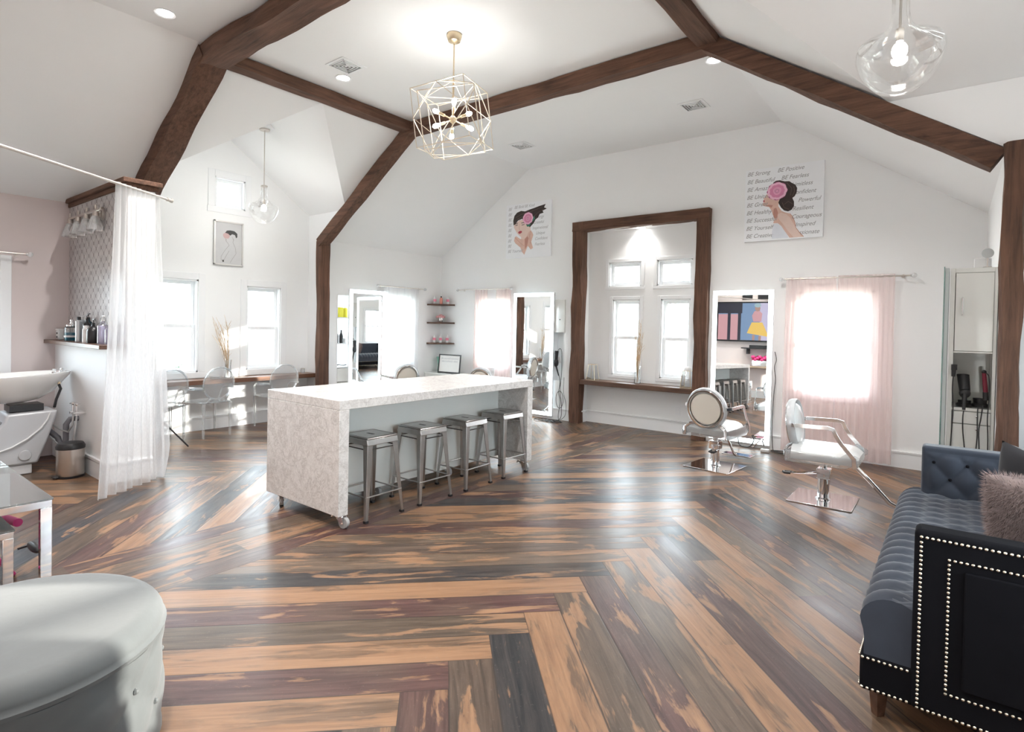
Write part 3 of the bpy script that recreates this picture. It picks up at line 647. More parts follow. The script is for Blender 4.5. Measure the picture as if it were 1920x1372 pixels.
st = make_stool(); names = ['gunmetal metal stool nearest the camera at the marble island', 'second gunmetal metal stool from the camera along the island', 'third gunmetal metal stool from the camera along the island', 'farthest gunmetal metal stool, beside the far island end']
for i, (y, a) in enumerate(((2.88, .02), (3.44, -.02), (3.99, .03), (4.56, -.03))):
    if i == 0: st.location = (-3.665, y, 0); st.rotation_euler.z = a; st['label'] = names[0]
    else: dup(st, (-3.665, y, 0), a, names[i])

# ------------------------------------------------------------ salon styling chairs
def oval(n=36, rx=.2, rz=.21, tilt=.12, x0=-.25, zc=.665):
    out = []
    for i in range(n):
        a = 2 * PI * i / n; dz = rz * math.sin(a); out.append(Vector((x0 - math.sin(tilt) * dz, rx * math.cos(a), zc + dz * math.cos(tilt))))
    return out
def make_salon(label):
    t = thing('salon_chair', label, 'salon chair')
    obj('base_plate', MB().bx(-.255, .255, -.255, .255, 0.0, .012), CHROME, t, bevel=.004)
    m = MB(); m.lathe([(.062, .012), (.062, .02), (.048, .03), (.046, .22), (.058, .222), (.058, .245), (.03, .25), (.026, .36)], n=24); obj('pedestal', m, CHROME, t, smooth=True)
    m = MB(); m.bx(-.05, .06, -.055, .055, .20, .29); m.bx(-.14, .14, -.12, .12, .345, .365); obj('mechanism', m, CHROME, t, bevel=.006)
    m = MB(); m.tube([(-.02, -.05, .25), (-.16, -.10, .235), (-.27, -.12, .225)], .006, 6); m.tube([(-.02, .03, .25), (-.16, -.05, .235), (-.27, -.07, .225)], .006, 6); l = obj('pump_lever', m, CHROME, t, smooth=True)
    m = MB(); m.tube([(-.25, -.07, .225), (-.30, -.07, .222), (-.315, -.095, .222), (-.30, -.12, .222), (-.25, -.12, .225)], .012, 8); obj('lever_grip', m, BLACK, l, smooth=True)
    m = MB(); vs = []; fs = []   # seat cushion, softly crowned, rounded nose
    nx, ny = 18, 14
    for i in range(nx + 1):
        for j in range(ny + 1):
            u = i / nx; v = j / ny * 2 - 1; x = -.23 + .52 * u; wy = .235 - .05 * max(0, (u - .8) / .2) ** 2
            ed = (1 - abs(v) ** 6) * (1 - max(0, (u - .72) / .28) ** 3 * .75); vs.append((x, v * wy, .435 + .075 * ed))
    for i in range(nx):
        for j in range(ny): a = i * (ny + 1) + j; fs.append((a, a + 1, a + ny + 2, a + ny + 1))
    b = len(vs); vs += [(x, y, .385) for x, y, z in vs]
    per = [i * (ny + 1) for i in range(nx + 1)] + [nx * (ny + 1) + j for j in range(1, ny + 1)] + [i * (ny + 1) + ny for i in range(nx - 1, -1, -1)] + [j for j in range(ny - 1, 0, -1)]
    for k in range(len(per)): p, q2 = per[k], per[(k + 1) % len(per)]; fs.append((p, q2, q2 + b, p + b))
    fs.append(tuple(p + b for p in per[::-1])); m.add(vs, fs); obj('seat_cushion', m, WHITEVINYL, t, smooth=True)
    m = MB()
    for s in (-1, 1): m.prism([(-.27, .36), (.20, .36), (.31, .42), (.31, .46), (.22, .50), (.16, .455), (-.27, .455)], s * .243, s * .258, 'y')
    m.bx(-.275, -.255, -.24, .24, .36, .455); obj('seat_shell', m, ACRYL, t, bevel=.004)['label'] = 'clear acrylic side shell'
    R = Matrix.Rotation(-.12, 3, 'Y')
    m = MB(); Q = Matrix(((0, 0, 1), (1, 0, 0), (0, 1, 0)))
    m.lathe([(.001, .06), (.10, .058), (.165, .045), (.19, .02), (.19, .0), (.001, -.0)], (-.25, 0, .665), 36, rot=R @ Q, cap=False); obj('back_cushion', m, WHITEVINYL, t, smooth=True)
    m = MB(); m.lathe([(.001, -.022), (.165, -.020), (.172, -.006), (.172, .0), (.001, 0.0)], (-.25, 0, .665), 36, rot=R @ Q, cap=False); obj('back_panel', m, CREAM, t, smooth=True)['label'] = 'cream oval panel on the back of the backrest'
    m = MB(); m.tube([p + Vector((-.008, 0, 0)) for p in oval(rx=.192, rz=.198, x0=-.25, zc=.665)], .018, 8, closed=True, ry=.026); obj('back_ring', m, CHROME, t, smooth=True)
    m = MB(); m.tube([p + Vector((.012, 0, 0)) for p in oval(rx=.212, rz=.218, x0=-.25, zc=.665)], .012, 8, closed=True, ry=.035); obj('back_rim', m, ACRYLW, t, smooth=True)
    for s in (-1, 1):
        m = MB(); m.tube([(-.235, s * .13, .50), (-.26, s * .18, .485), (-.275, s * .225, .45), (-.275, s * .228, .36)], .011, 6, ry=.018); obj('back_bracket', m, CHROME, t, smooth=True)
        m = MB(); m.tube([(-.25, s * .20, .675), (-.20, s * .262, .685), (.06, s * .265, .692), (.105, s * .265, .682), (.125, s * .265, .635), (.165, s * .265, .57), (.225, s * .265, .50), (.262, s * .265, .455), (.268, s * .265, .375)], .007, 4, ry=.024); obj('armrest', m, CHROME, t, bevel=.002)
    m = MB()
    m.tube([(.18, 0, .355), (.25, 0, .34), (.34, 0, .25), (.50, 0, .075), (.58, 0, .04)], .008, 6, ry=.02)
    m.bx(.56, .70, -.17, .17, .030, .044); obj('footrest', m, CHROME, t, bevel=.003)
    return t
c1 = make_salon('white and clear salon chair in profile in front of the pink curtain')
c1.location = (-0.90, 5.76, 0); c1.rotation_euler.z = 0.0
dup(c1, (-2.06, 6.34, 0), math.radians(84), 'white and clear salon chair with its round back turned, facing the large mirror')
dup(c1, (-6.98, 6.02, 0), math.radians(168), 'round backed salon chair behind the island near the white curtain')
dup(c1, (-5.56, 6.60, 0), math.radians(98), 'round backed salon chair mostly hidden behind the island, only its top showing')

# ------------------------------------------------------------ clear ghost chairs
def make_ghost(label):
    t = thing('ghost_chair', label, 'chair', group='clear acrylic chairs at the ledge')
    m = MB(); m.prism([(-.235, -.20), (-.20, -.235), (.18, -.20), (.20, -.17), (.20, .17), (.18, .20), (-.20, .235), (-.235, .20)], .440, .458); obj('seat', m, ACRYL, t, bevel=.006)
    for sx, sy in ((-1, -1), (-1, 1), (1, -1), (1, 1)):
        x, y = (-.205 if sx < 0 else .185), sy * (.205 if sx < 0 else .175); m = MB(); m.lathe([(.012, 0), (.022, .44)], (x + sx * .02, y, 0), 8); obj('leg', m, ACRYL, t, smooth=True)
    m = MB(); pts = oval(32, .20, .21, .16, .235, .70); pts = [Vector((.47 - p.x, p.y, p.z)) for p in pts]
    b = len(pts); m.add([p for p in pts] + [p + Vector((.010, 0, 0)) for p in pts], [tuple(range(b)), tuple(range(2 * b - 1, b - 1, -1))] + [(i, (i + 1) % b, b + (i + 1) % b, b + i) for i in range(b)]); obj('backrest', m, ACRYL, t)
    m = MB(); m.tube([p + Vector((.004, 0, 0)) for p in pts], .011, 8, closed=True); obj('back_rim', m, ACRYL, t, smooth=True)
    for s in (-1, 1):
        m = MB(); m.tube([(.24, s * .19, .64), (.16, s * .25, .638), (-.06, s * .262, .625), (-.14, s * .255, .59), (-.17, s * .225, .455)], .010, 6, ry=.018); obj('armrest', m, ACRYL, t, smooth=True)
        m = MB(); m.tube([(.20, s * .12, .455), (.225, s * .10, .51)], .012, 6); obj('back_support', m, ACRYL, t, smooth=True)
    return t
g = make_ghost('transparent oval backed chair under the ledge between the two left windows'); g.location = (-7.73, 3.43, 0); g.rotation_euler.z = .08
dup(g, (-7.71, 4.36, 0), -.06, 'transparent oval backed chair partly hidden by the near end of the marble island')
dup(g, (-7.72, 2.86, 0), .05, 'transparent chair half hidden behind the white sheer curtain')

# tripod behind the curtain
t = thing('tripod_stand', 'black tripod foot poking out beside the white sheer curtain', 'stand', (-7.25, 2.62, 0))
for k, a in enumerate((1.25, 3.35, 5.4)):
    m = MB(); m.cyl((0, 0, .42), (.34 * math.cos(a), .34 * math.sin(a), .01), .009, n=8); obj('leg', m, BLACK, t, smooth=True)
m = MB(); m.cyl((0, 0, .25), (0, 0, 1.15), .012, n=10); obj('pole', m, NICKEL, t, smooth=True)

# ------------------------------------------------------------ curtains
def curtain(name, mat, p0, p1, zt, zb_, folds, amp, parent, flare=0.0, header=True, seed=1, dz=0.0, skew=(0, 0), lead=0.0):
    p0 = Vector(p0); p1 = Vector(p1); d = p1 - p0; L_ = d.length; t = d.normalized(); nrm = Vector((-t.y, t.x, 0)); rnd = random.Random(seed)
    nu, nv = max(40, int(folds * 12)), 26; ph = [rnd.uniform(-.5, .5) for _ in range(40)]; vs = []; fs = []
    for j in range(nv + 1):
        v = j / nv; z = zt + (zb_ - zt) * v
        for i in range(nu + 1):
            u = i / nu; fp = u * folds; k = int(fp) % 40
            off = amp * (.35 + .65 * min(1, v * 3)) * math.sin(2 * PI * fp + ph[k] * math.sin(PI * (fp % 1))) + amp * .5 * v * math.sin(2 * PI * fp * .37 + seed)
            uu = (u - .5) * (1 + flare * v ** 1.5) + .5
            zz = z + (dz * v ** 6) * (u)
            p = p0 + t * (uu * L_) + nrm * off + Vector((skew[0] * v ** 2, skew[1] * v ** 2, 0))
            if lead and v > .9: p += t * (-lead * ((v - .9) / .1) * max(0, 1 - u * 6))
            vs.append((p.x, p.y, zz if zz > .004 else .004))
    for j in range(nv):
        for i in range(nu): a = j * (nu + 1) + i; fs.append((a, a + 1, a + nu + 2, a + nu + 1))
    m = MB(); m.add(vs, fs); o = obj(name, m, mat, parent, smooth=True)
    return o
def rod(label, p0, p1, r=.009, finial='ball', mat=None, brackets=True, wall=None):
    p0 = Vector(p0); p1 = Vector(p1); d = (p1 - p0).normalized(); mid = (p0 + p1) / 2; mat = mat or NICKEL
    t = thing('curtain_rod', label, 'curtain rod')
    m = MB(); m.cyl(p0, p1, r, n=12); obj('rod', m, mat, t, smooth=True)
    for p, s in ((p0, -1), (p1, 1)):
        m = MB()
        if finial == 'ball': m.ball(p + d * s * .035, .026, 14); m.cyl(p, p + d * s * .02, .013, n=10); obj('finial', m, GLASSY, t, smooth=True)
        else: m.cyl(p - d * s * .0, p + d * s * .05, .017, n=12); m.cyl(p + d * s * .05, p + d * s * .06, .02, n=12); obj('end_cap', m, mat, t, smooth=True)
    if wall:
        for p in (p0 + d * .07, p1 - d * .07):
            m = MB(); q = p + Vector(wall); m.cyl(p, q, .006, n=8); m.cyl(q, q - Vector(wall).normalized() * .008, .02, n=12); obj('bracket', m, mat, t, smooth=True)
    return t
GLASSY = flat('faceted_glass_knob', (0.75, 0.77, 0.78), 0.1, 0.3, var=0.2, vs=40)
YR = YA - .075
rod('nickel curtain rod with glass ends over the pink curtain at the right', (-1.69, YR, 2.16), (-.40, YR, 2.16), wall=(0, .075, 0))
rod('nickel curtain rod with glass ends over the pink panels beside the left canvas', (-7.25, YR, 2.155), (-6.06, YR, 2.155), wall=(0, .075, 0))
rod('nickel curtain rod with glass ends over the white curtain behind the island', (XL + .075, 6.20, 2.15), (XL + .075, 7.22, 2.15), wall=(-.075, 0, 0))
rod('nickel curtain rod with glass knob on the blush wall', (XL + .09, .2, 2.17), (XL + .09, 1.55, 2.17), wall=(-.09, 0, 0))
def hang(label, cat='curtain', group=None): return label, cat, group
o = curtain('pink_curtain', SHEERP, (-1.67, YR, 0), (-1.12, YR, 0), 2.175, .03, 6, .022, None, .06, seed=3); setp(o, 'left half of the long pink sheer curtain at the right window', 'curtain', 'pink sheer curtains')
o = curtain('pink_curtain', SHEERP, (-1.10, YR + .0, 0), (-.54, YR + .0, 0), 2.185, .03, 7, .020, None, .03, seed=5); setp(o, 'right half of the long pink sheer curtain, beside the bare wall', 'curtain', 'pink sheer curtains')
o = curtain('pink_curtain', SHEERP, (-6.86, YR, 0), (-6.56, YR, 0), 2.16, .03, 4, .022, None, .12, seed=6); setp(o, 'narrow pink sheer panel next to the corner shelves', 'curtain', 'pink sheer curtains')
o = curtain('pink_curtain', SHEERP, (-6.36, YR, 0), (-6.02, YR, 0), 2.16, .03, 4, .022, None, .10, seed=7); setp(o, 'narrow pink sheer panel next to the middle lighted mirror', 'curtain', 'pink sheer curtains')
o = curtain('white_curtain', SHEERW, (XL + .075, 6.30, 0), (XL + .075, 7.10, 0), 2.145, .03, 8, .02, None, .03, seed=8); setp(o, 'white sheer curtain on the side wall behind the island', 'curtain')
# long rod and curtain by the partition
rp0, rp1 = Vector((-5.64, 2.12, 2.60)), Vector((-3.95, -.45, 2.60))
rod('long thin white curtain rod running from the tiled partition toward the camera', rp0, rp1, .011, 'cap', mat=flat('pale_rod', (0.62, 0.58, 0.55), 0.35, 0.6))
dd = (rp1 - rp0).normalized(); o = curtain('white_curtain', SHEERW, rp0 + dd * .09 - Vector((0, 0, 2.6)), rp0 + dd * .60 - Vector((0, 0, 2.6)), 2.615, .01, 9, .028, None, .75, seed=12, skew=(-.34, .12), lead=-.12)
setp(o, 'long white sheer curtain hanging beside the tiled partition, pooling on the floor', 'curtain')

# ------------------------------------------------------------ lighted mirrors
def led_mirror(label, loc, rz, wd, z0, z1, tilt=0):
    t = thing('lighted_mirror', label, 'mirror', loc, rz); t.rotation_euler.x = tilt
    # local: faces -y, x across
    h = z1 - z0; m = MB(); m.bx(-wd / 2, wd / 2, 0.0, .035, z0, z1); obj('mirror_body', m, TRIM, t)
    m = MB(); b = .062
    for a in ((-wd / 2 + .004, -wd / 2 + b, z0 + .004, z1 - .004), (wd / 2 - b, wd / 2 - .004, z0 + .004, z1 - .004), (-wd / 2 + b, wd / 2 - b, z1 - b, z1 - .004), (-wd / 2 + b, wd / 2 - b, z0 + .004, z0 + b)): m.bx(a[0], a[1], -.004, 0, a[2], a[3])
    obj('led_border', m, LED, t)
    m = MB(); m.bx(-wd / 2 + b, wd / 2 - b, -.003, 0, z0 + b, z1 - b); obj('mirror_glass', m, MIRROR, t)
    m = MB(); m.bx(-wd / 2 + .1, wd / 2 - .1, .036, .048, z0 + .1, z1 - .1); obj('back_glow', m, LED, t)
    return t
led_mirror('tall lighted mirror right of the timber alcove, reflecting the television', (-2.205, YA - .055, 0), 0, .77, .05, 2.04, tilt=math.radians(-1.0))
led_mirror('tall lighted mirror between the pink panels and the timber alcove', (-5.56, YA - .060, 0), math.radians(.5), .82, .05, 2.07)
led_mirror('tall lighted mirror on the side wall next to the tall timber post', (XL + .055, 5.99, 0), PI / 2, .74, .05, 2.06)

# ------------------------------------------------------------ canvases
SKIN = flat('painted_skin', (0.74, 0.50, 0.42), 0.6, var=0.18, vs=9); SKINL = flat('painted_skin_light', (0.80, 0.62, 0.55), 0.6, var=0.08); SKIND = flat('painted_skin_shadow', (0.55, 0.28, 0.22), 0.6, var=0.1)
HAIR = flat('painted_dark_hair', (0.035, 0.022, 0.020), 0.6, var=0.3, vs=20); ROSE = flat('painted_rose', (0.70, 0.25, 0.42), 0.6, var=0.15); ROSEL = flat('painted_rose_light', (0.86, 0.52, 0.66), 0.6, var=0.08); ROSED = flat('painted_rose_dark', (0.42, 0.09, 0.22), 0.6)
LEAF = flat('painted_leaf', (0.05, 0.22, 0.15), 0.6); HAIRL = flat('painted_hair_strand', (0.13, 0.085, 0.07), 0.6); CANVAS = flat('white_canvas', (0.90, 0.92, 0.95), 0.8, var=0.02); DRESS = flat('painted_white_cloth', (0.76, 0.79, 0.86), 0.7, var=0.06); LIP = flat('painted_lips', (0.45, 0.06, 0.08), 0.5)
def layer(mb, pts, d, mi):
    """one painted shape on a canvas; pts in (u, v), thin slab facing -y"""
    n = len(pts); vs = [(u, -d, v) for u, v in pts] + [(u, -d + .0004, v) for u, v in pts]
    mb.add(vs, [tuple(range(n)), tuple(range(2 * n - 1, n - 1, -1))] + [(i, (i + 1) % n, n + (i + 1) % n, n + i) for i in range(n)], mi)
def stroke(mb, pts, w_, d, mi):
    for p, q in zip(pts, pts[1:]):
        dx, dy = q[0] - p[0], q[1] - p[1]; l = math.hypot(dx, dy) or 1; a, b = -dy / l * w_ / 2, dx / l * w_ / 2
        layer(mb, [(p[0] + a, p[1] + b), (p[0] - a, p[1] - b), (q[0] - a, q[1] - b), (q[0] + a, q[1] + b)], d, mi)
def rose(mb, cx, cz, r, d, mid, li, da):
    for k in range(8):
        a = k * 2 * PI / 8; pts = [(cx + math.cos(a) * r * .58 + math.cos(b) * r * .50, cz + math.sin(a) * r * .58 + math.sin(b) * r * .44) for b in [2 * PI * i / 10 for i in range(10)]]; layer(mb, pts, d - .00012, da)
    for k in range(9):
        a = k * 2 * PI / 9; pts = [(cx + math.cos(a) * r * .55 + math.cos(b) * r * .5, cz + math.sin(a) * r * .55 + math.sin(b) * r * .42) for b in [2 * PI * i / 10 for i in range(10)]]; layer(mb, pts, d + k * .00002, li)
        pts = [(cx + math.cos(a) * r * .44 + math.cos(b) * r * .36, cz + math.sin(a) * r * .44 + math.sin(b) * r * .30) for b in [2 * PI * i / 10 for i in range(10)]]; layer(mb, pts, d + .0004 + k * .00002, mid)
    for rr, k in ((.40, li), (.35, mid), (.27, li), (.22, da), (.15, li), (.09, mid)):
        layer(mb, [(cx + rr * r * math.cos(b) * (1 + .08 * math.sin(3 * b)), cz + rr * r * math.sin(b)) for b in [2 * PI * i / 14 for i in range(14)]], d + .0010 + (0.6 - rr) * .001, k)
def lettering(parent, text, x, z, size, y, lead=1.0, align='LEFT', shear=.35, mat=None, sx=1.0):
    c = bpy.data.curves.new('lettering', 'FONT'); c.body = text; c.size = size; c.shear = shear; c.space_line = lead; c.align_x = align; c.extrude = .0004
    c.materials.append(mat or INK); tmp = bpy.data.objects.new('lettering_source', c); C.objects.link(tmp); bpy.context.view_layer.update()
    me = bpy.data.meshes.new_from_object(tmp.evaluated_get(bpy.context.evaluated_depsgraph_get())); bpy.data.objects.remove(tmp); bpy.data.curves.remove(c)
    me.transform(Matrix.Translation((x, y, z)) @ Matrix.Rotation(PI / 2, 4, 'X') @ Matrix.Diagonal((sx, 1, 1, 1)))
    o = bpy.data.objects.new('lettering', me); C.objects.link(o); o.parent = parent; return o
Wc, Hc_ = 0.914, 0.925
cv = thing('canvas_print', 'white canvas of a woman in profile with a pink rose over her eyes', 'picture', (-1.742, YA - .003, 3.13))
obj('canvas', MB().bx(-Wc / 2, Wc / 2, -.03, 0, -Hc_ / 2, Hc_ / 2), CANVAS, cv)
def c2(x, y):
    u = (x - 90) / 790.; t = 218 - .114 * (x - 95); b = 928 - .05 * (x - 90); return ((u - .5) * Wc, (.5 - (y - t) / (b - t)) * Hc_)
mb = MB()
body = [(318, 452), (305, 478), (285, 497), (292, 508), (283, 520), (291, 533), (280, 545), (276, 563), (300, 573), (345, 579), (372, 620), (388, 662), (405, 700), (393, 745), (440, 745), (480, 800), (530, 850), (562, 893), (700, 885), (642, 822), (620, 792), (612, 742), (592, 690), (560, 652), (512, 640), (472, 622), (440, 575), (450, 510), (400, 490), (350, 480)]
layer(mb, [c2(*p) for p in body], .0306, 0)
layer(mb, [c2(*p) for p in ((440, 660), (470, 640), (520, 655), (560, 690), (600, 760), (650, 840), (680, 882), (600, 888), (540, 820), (480, 740), (445, 700))], .0310, 1)
layer(mb, [c2(*p) for p in ((395, 600), (420, 590), (440, 640), (430, 690), (405, 700), (388, 655))], .0311, 2)
layer(mb, [c2(*p) for p in ((300, 573), (345, 560), (385, 565), (372, 590), (345, 580))], .0311, 2)
stroke(mb, [c2(*p) for p in ((560, 652), (592, 690), (612, 742), (620, 792), (660, 845), (700, 885))], .006, .0312, 2)
layer(mb, [c2(*p) for p in ((395, 752), (440, 745), (478, 775), (502, 812), (532, 852), (552, 893), (380, 900), (385, 820))], .0308, 3)
layer(mb, [c2(*p) for p in ((283, 520), (291, 510), (300, 520), (296, 532), (288, 534))], .0314, 8)
hair = [(372, 365), (385, 340), (410, 322), (450, 318), (500, 330), (545, 330), (575, 350), (605, 365), (625, 400), (620, 445), (603, 480), (580, 497), (597, 535), (598, 580), (575, 615), (540, 630), (500, 620), (470, 592), (445, 552), (435, 520), (450, 495), (480, 470), (500, 430)]
layer(mb, [c2(*p) for p in hair], .0316, 4)
for a in (((520, 345), (570, 400), (560, 470)), ((500, 560), (540, 530), (585, 560)), ((590, 380), (600, 430), (580, 480)), ((480, 540), (500, 590), (550, 610))): stroke(mb, [c2(*p) for p in a], .005, .0319, 9)
layer(mb, [c2(*p) for p in ((405, 505), (430, 500), (452, 512), (440, 540), (415, 548), (402, 530))], .0318, 0)
cx, cz = c2(425, 425); rose(mb, cx, cz, .115, .0322, 5, 6, 7)
obj('painting', mb, [SKIN, SKINL, SKIND, DRESS, HAIR, ROSE, ROSEL, ROSED, LIP, HAIRL], cv)
INKM = flat('mid_grey_ink', (0.30, 0.30, 0.31), 0.7)
LW = ['BE Strong', 'BE Beautiful', 'BE Amazing', 'BE United', 'BE Creative', 'BE Healthy', 'BE Successful', 'BE Yourself', 'BE Creative']
LW[4] = 'BE Great'
RW = [('BE Positive', .42), ('BE Fearless', .47), ('Limitless', .60), ('Confident', .60), ('Powerful', .69), ('Resilient', .62), ('Courageous', .61), ('Inspired', .66), ('Passionate', .64)]
for i in range(9):
    z = Hc_ * (.5 - .062 - i * .1085); lettering(cv, LW[i], -Wc / 2 + .02, z - .02, .072, -.0304, sx=.95, mat=INKM); lettering(cv, RW[i][0], -Wc / 2 + Wc * RW[i][1], z - .02 + .003, .072, -.0303, sx=.95, mat=INKM)
cv2 = thing('canvas_print', 'white canvas of a woman with wind blown hair, left of the alcove', 'picture', (-5.723, YA - .003, 3.135))
obj('canvas', MB().bx(-Wc / 2 - .01, Wc / 2 + .01, -.03, 0, -Hc_ / 2, Hc_ / 2), CANVAS, cv2)
def c3(x, y):
    u = (x - 962) / 234.; t = 884 - .075 * (x - 962); b = 1166 - .04 * (x - 962); return ((u - .5) * Wc, (.5 - (y - t) / (b - t)) * Hc_)
mb = MB()
layer(mb, [c3(*p) for p in ((1040, 1040), (1060, 1030), (1078, 1000), (1092, 1000), (1094, 1040), (1084, 1075), (1060, 1090), (1044, 1070))], .0305, 1)
layer(mb, [c3(*p) for p in ((1003, 985), (1030, 965), (1062, 962), (1078, 985), (1074, 1020), (1056, 1052), (1040, 1052), (1022, 1035), (1008, 1012), (1002, 1000))], .0308, 1)
layer(mb, [c3(*p) for p in ((1008, 1052), (1016, 1048), (1036, 1062), (1056, 1066), (1074, 1050), (1082, 1030), (1094, 1020), (1102, 1030), (1108, 1045), (1098, 1080), (1108, 1112), (1096, 1120), (1080, 1100), (1062, 1146), (1048, 1130), (1040, 1108), (1012, 1085), (1004, 1072))], .0306, 0)
layer(mb, [c3(*p) for p in ((1062, 1066), (1076, 1050), (1084, 1060), (1076, 1100), (1064, 1120))], .0309, 2)
for a in (((1010, 1055), (1040, 1085), (1060, 1100)), ((1094, 1022), (1088, 1050), (1094, 1090))): stroke(mb, [c3(*p) for p in a], .006, .0311, 2)
layer(mb, [c3(*p) for p in ((1026, 1026), (1036, 1020), (1047, 1022), (1046, 1030), (1036, 1036), (1028, 1034))], .0312, 8)
for a in (((1010, 992), (1024, 988)), ((1044, 990), (1060, 988)), ((1008, 984), (1024, 979)), ((1042, 980), (1060, 977))): stroke(mb, [c3(*p) for p in a], .010, .0313, 4)
stroke(mb, [c3(*p) for p in ((1034, 985), (1030, 1010), (1036, 1014))], .005, .0313, 2)
layer(mb, [c3(*p) for p in ((1000, 990), (998, 965), (1004, 940), (1018, 924), (1040, 916), (1062, 920), (1085, 912), (1110, 905), (1135, 897), (1170, 888), (1162, 905), (1176, 912), (1154, 922), (1160, 932), (1140, 938), (1132, 955), (1118, 966), (1108, 985), (1088, 1005), (1080, 985), (1066, 962), (1046, 958), (1024, 966), (1010, 985))], .0316, 4)
for a in (((1010, 950), (1040, 935), (1080, 925), (1150, 905)), ((1100, 960), (1130, 930), (1160, 915)), ((1020, 960), (1050, 945))): stroke(mb, [c3(*p) for p in a], .006, .0319, 10)
layer(mb, [c3(*p) for p in ((1090, 960), (1112, 945), (1116, 960), (1104, 975))], .0318, 9); layer(mb, [c3(*p) for p in ((1068, 985), (1094, 985), (1086, 1000), (1074, 1000))], .0318, 9)
cx, cz = c3(1078, 957); rose(mb, cx, cz, .105, .0322, 5, 6, 7)
obj('painting', mb, [SKIN, SKINL, SKIND, DRESS, HAIR, ROSE, ROSEL, ROSED, LIP, LEAF, HAIRL], cv2)
INKL = flat('pale_grey_ink', (0.48, 0.48, 0.50), 0.7)
R2 = [('Energy', .66), ('Grateful', .62), ('Inspirational', .60), ('Unique', .68), ('Confident', .66), ('Fearless', .66)]
for i in range(9):
    z = Hc_ * (.5 - .085 - i * .098); lettering(cv2, 'BE' if i < 8 else 'BE Yourself', -Wc / 2 + .03, z - .02, .075, -.0304, mat=INKL, sx=.9)
    if 1 < i < 8: lettering(cv2, R2[i - 2][0], -Wc / 2 + Wc * R2[i - 2][1], z - .02, .07, -.0303, mat=INKL, sx=.9)
lettering(cv2, 'BE Bold BE Kind', -Wc / 2 + .16, Hc_ * .5 - .075, .07, -.0303, mat=INKL, sx=.9)

# framed sketch on the gable wall
pf = thing('framed_sketch', 'slim white framed pencil sketch of a woman between the left windows', 'picture', (XB + .003, 3.853, 2.60), PI / 2)
FRW, FRH = .41, .62
m = MB(); t_ = .02
for a in ((-FRW / 2, -FRW / 2 + t_, -FRH / 2, FRH / 2), (FRW / 2 - t_, FRW / 2, -FRH / 2, FRH / 2), (-FRW / 2, FRW / 2, -FRH / 2, -FRH / 2 + t_), (-FRW / 2, FRW / 2, FRH / 2 - t_, FRH / 2)): m.bx(a[0], a[1], -.03, 0, a[2], a[3])
obj('frame', m, flat('silver_frame', (0.72, 0.71, 0.69), 0.35, 0.3), pf, bevel=.002)
obj('paper', MB().bx(-FRW / 2 + t_, FRW / 2 - t_, -.010, 0, -FRH / 2 + t_, FRH / 2 - t_), flat('grey_paper', (0.60, 0.60, 0.61), 0.8), pf)
def c4(x, y): return (((x - 605) / 250. - .5) * FRW, (.5 - (y - 665) / 400.) * FRH)
mb = MB(); layer(mb, [c4(*p) for p in ((700, 770), (715, 748), (745, 742), (780, 745), (805, 765), (806, 795), (795, 808), (785, 780), (760, 775), (745, 790), (720, 775))], .0105, 0)
layer(mb, [c4(*p) for p in ((682, 785), (700, 770), (728, 775), (742, 795), (730, 818), (700, 822), (684, 805))], .0108, 1)
for a in (((712, 825), (708, 845), (722, 858), (735, 880), (700, 930), (670, 985), (668, 1015), (685, 1030)), ((775, 815), (768, 850), (790, 900), (795, 950), (765, 1000), (745, 1038)), ((735, 930), (705, 990), (690, 1025)), ((700, 812), (712, 850)), ((760, 800), (775, 830))): stroke(mb, [c4(*p) for p in a], .0035, .0106, 2)
layer(mb, [c4(*p) for p in ((678, 1018), (692, 1016), (694, 1034), (680, 1036))], .0107, 0)
obj('sketch', mb, [flat('charcoal_line', (0.08, 0.08, 0.08), 0.8), flat('blush_wash', (0.60, 0.42, 0.42), 0.8), flat('pencil_line', (0.28, 0.27, 0.26), 0.8)], pf)

# ------------------------------------------------------------ ceiling fittings
def lamp(name, loc, energy, r=.04, col=(1, .97, .93), kind='POINT', sz=.15, spread=None):
    l = bpy.data.lights.new(name, kind); l.energy = energy; l.color = col
    if kind == 'POINT': l.shadow_soft_size = r
    if kind == 'AREA': l.shape = 'DISK'; l.size = sz; 
    if spread: l.spread = spread
    o = bpy.data.objects.new(name, l); C.objects.link(o); o.location = loc; return o
def slope_z(x): return min(HC, HE + MS * (x - XL), HE + MS * (XR - x))
def downlight(x, y, label, e=17, z=None):
    z = z or HC; t = thing('recessed_light', label, 'ceiling light', (x, y, z - .001))
    m = MB(); m.lathe([(.062, -.002), (.082, -.008), (.086, -.004), (.086, 0.0), (.062, 0.0)], n=32, cap=False); obj('trim_ring', m, TRIM, t, smooth=True)
    m = MB(); m.lathe([(.062, -.004), (.062, -.003)], n=32); obj('lens', m, CAN, t)
    l = lamp('downlight', (x, y, z - .02), e, kind='AREA', sz=.13, spread=2.1); return t
downlight(-5.46, 2.02, 'round recessed ceiling light at the top left, left of the big beam')
downlight(-5.29, 3.72, 'round recessed ceiling light beside the vent, between two beams')
downlight(-1.93, 5.62, 'round recessed ceiling light just below the right beam junction')
downlight(-3.74, YA + .12, 'recessed light in the top of the window alcove', e=2.2, z=ALC[3])
for x, y, l_ in ((-2.2, 2.0, 'unseen recessed light added as fill over the floor in front of the sofa'), (-2.2, 0.6, 'unseen recessed light added as fill over the ottoman'), (-4.2, .6, 'unseen recessed light added as fill over the glass table')): downlight(x, y, l_)  # out-of-view downlights, added as general fill light
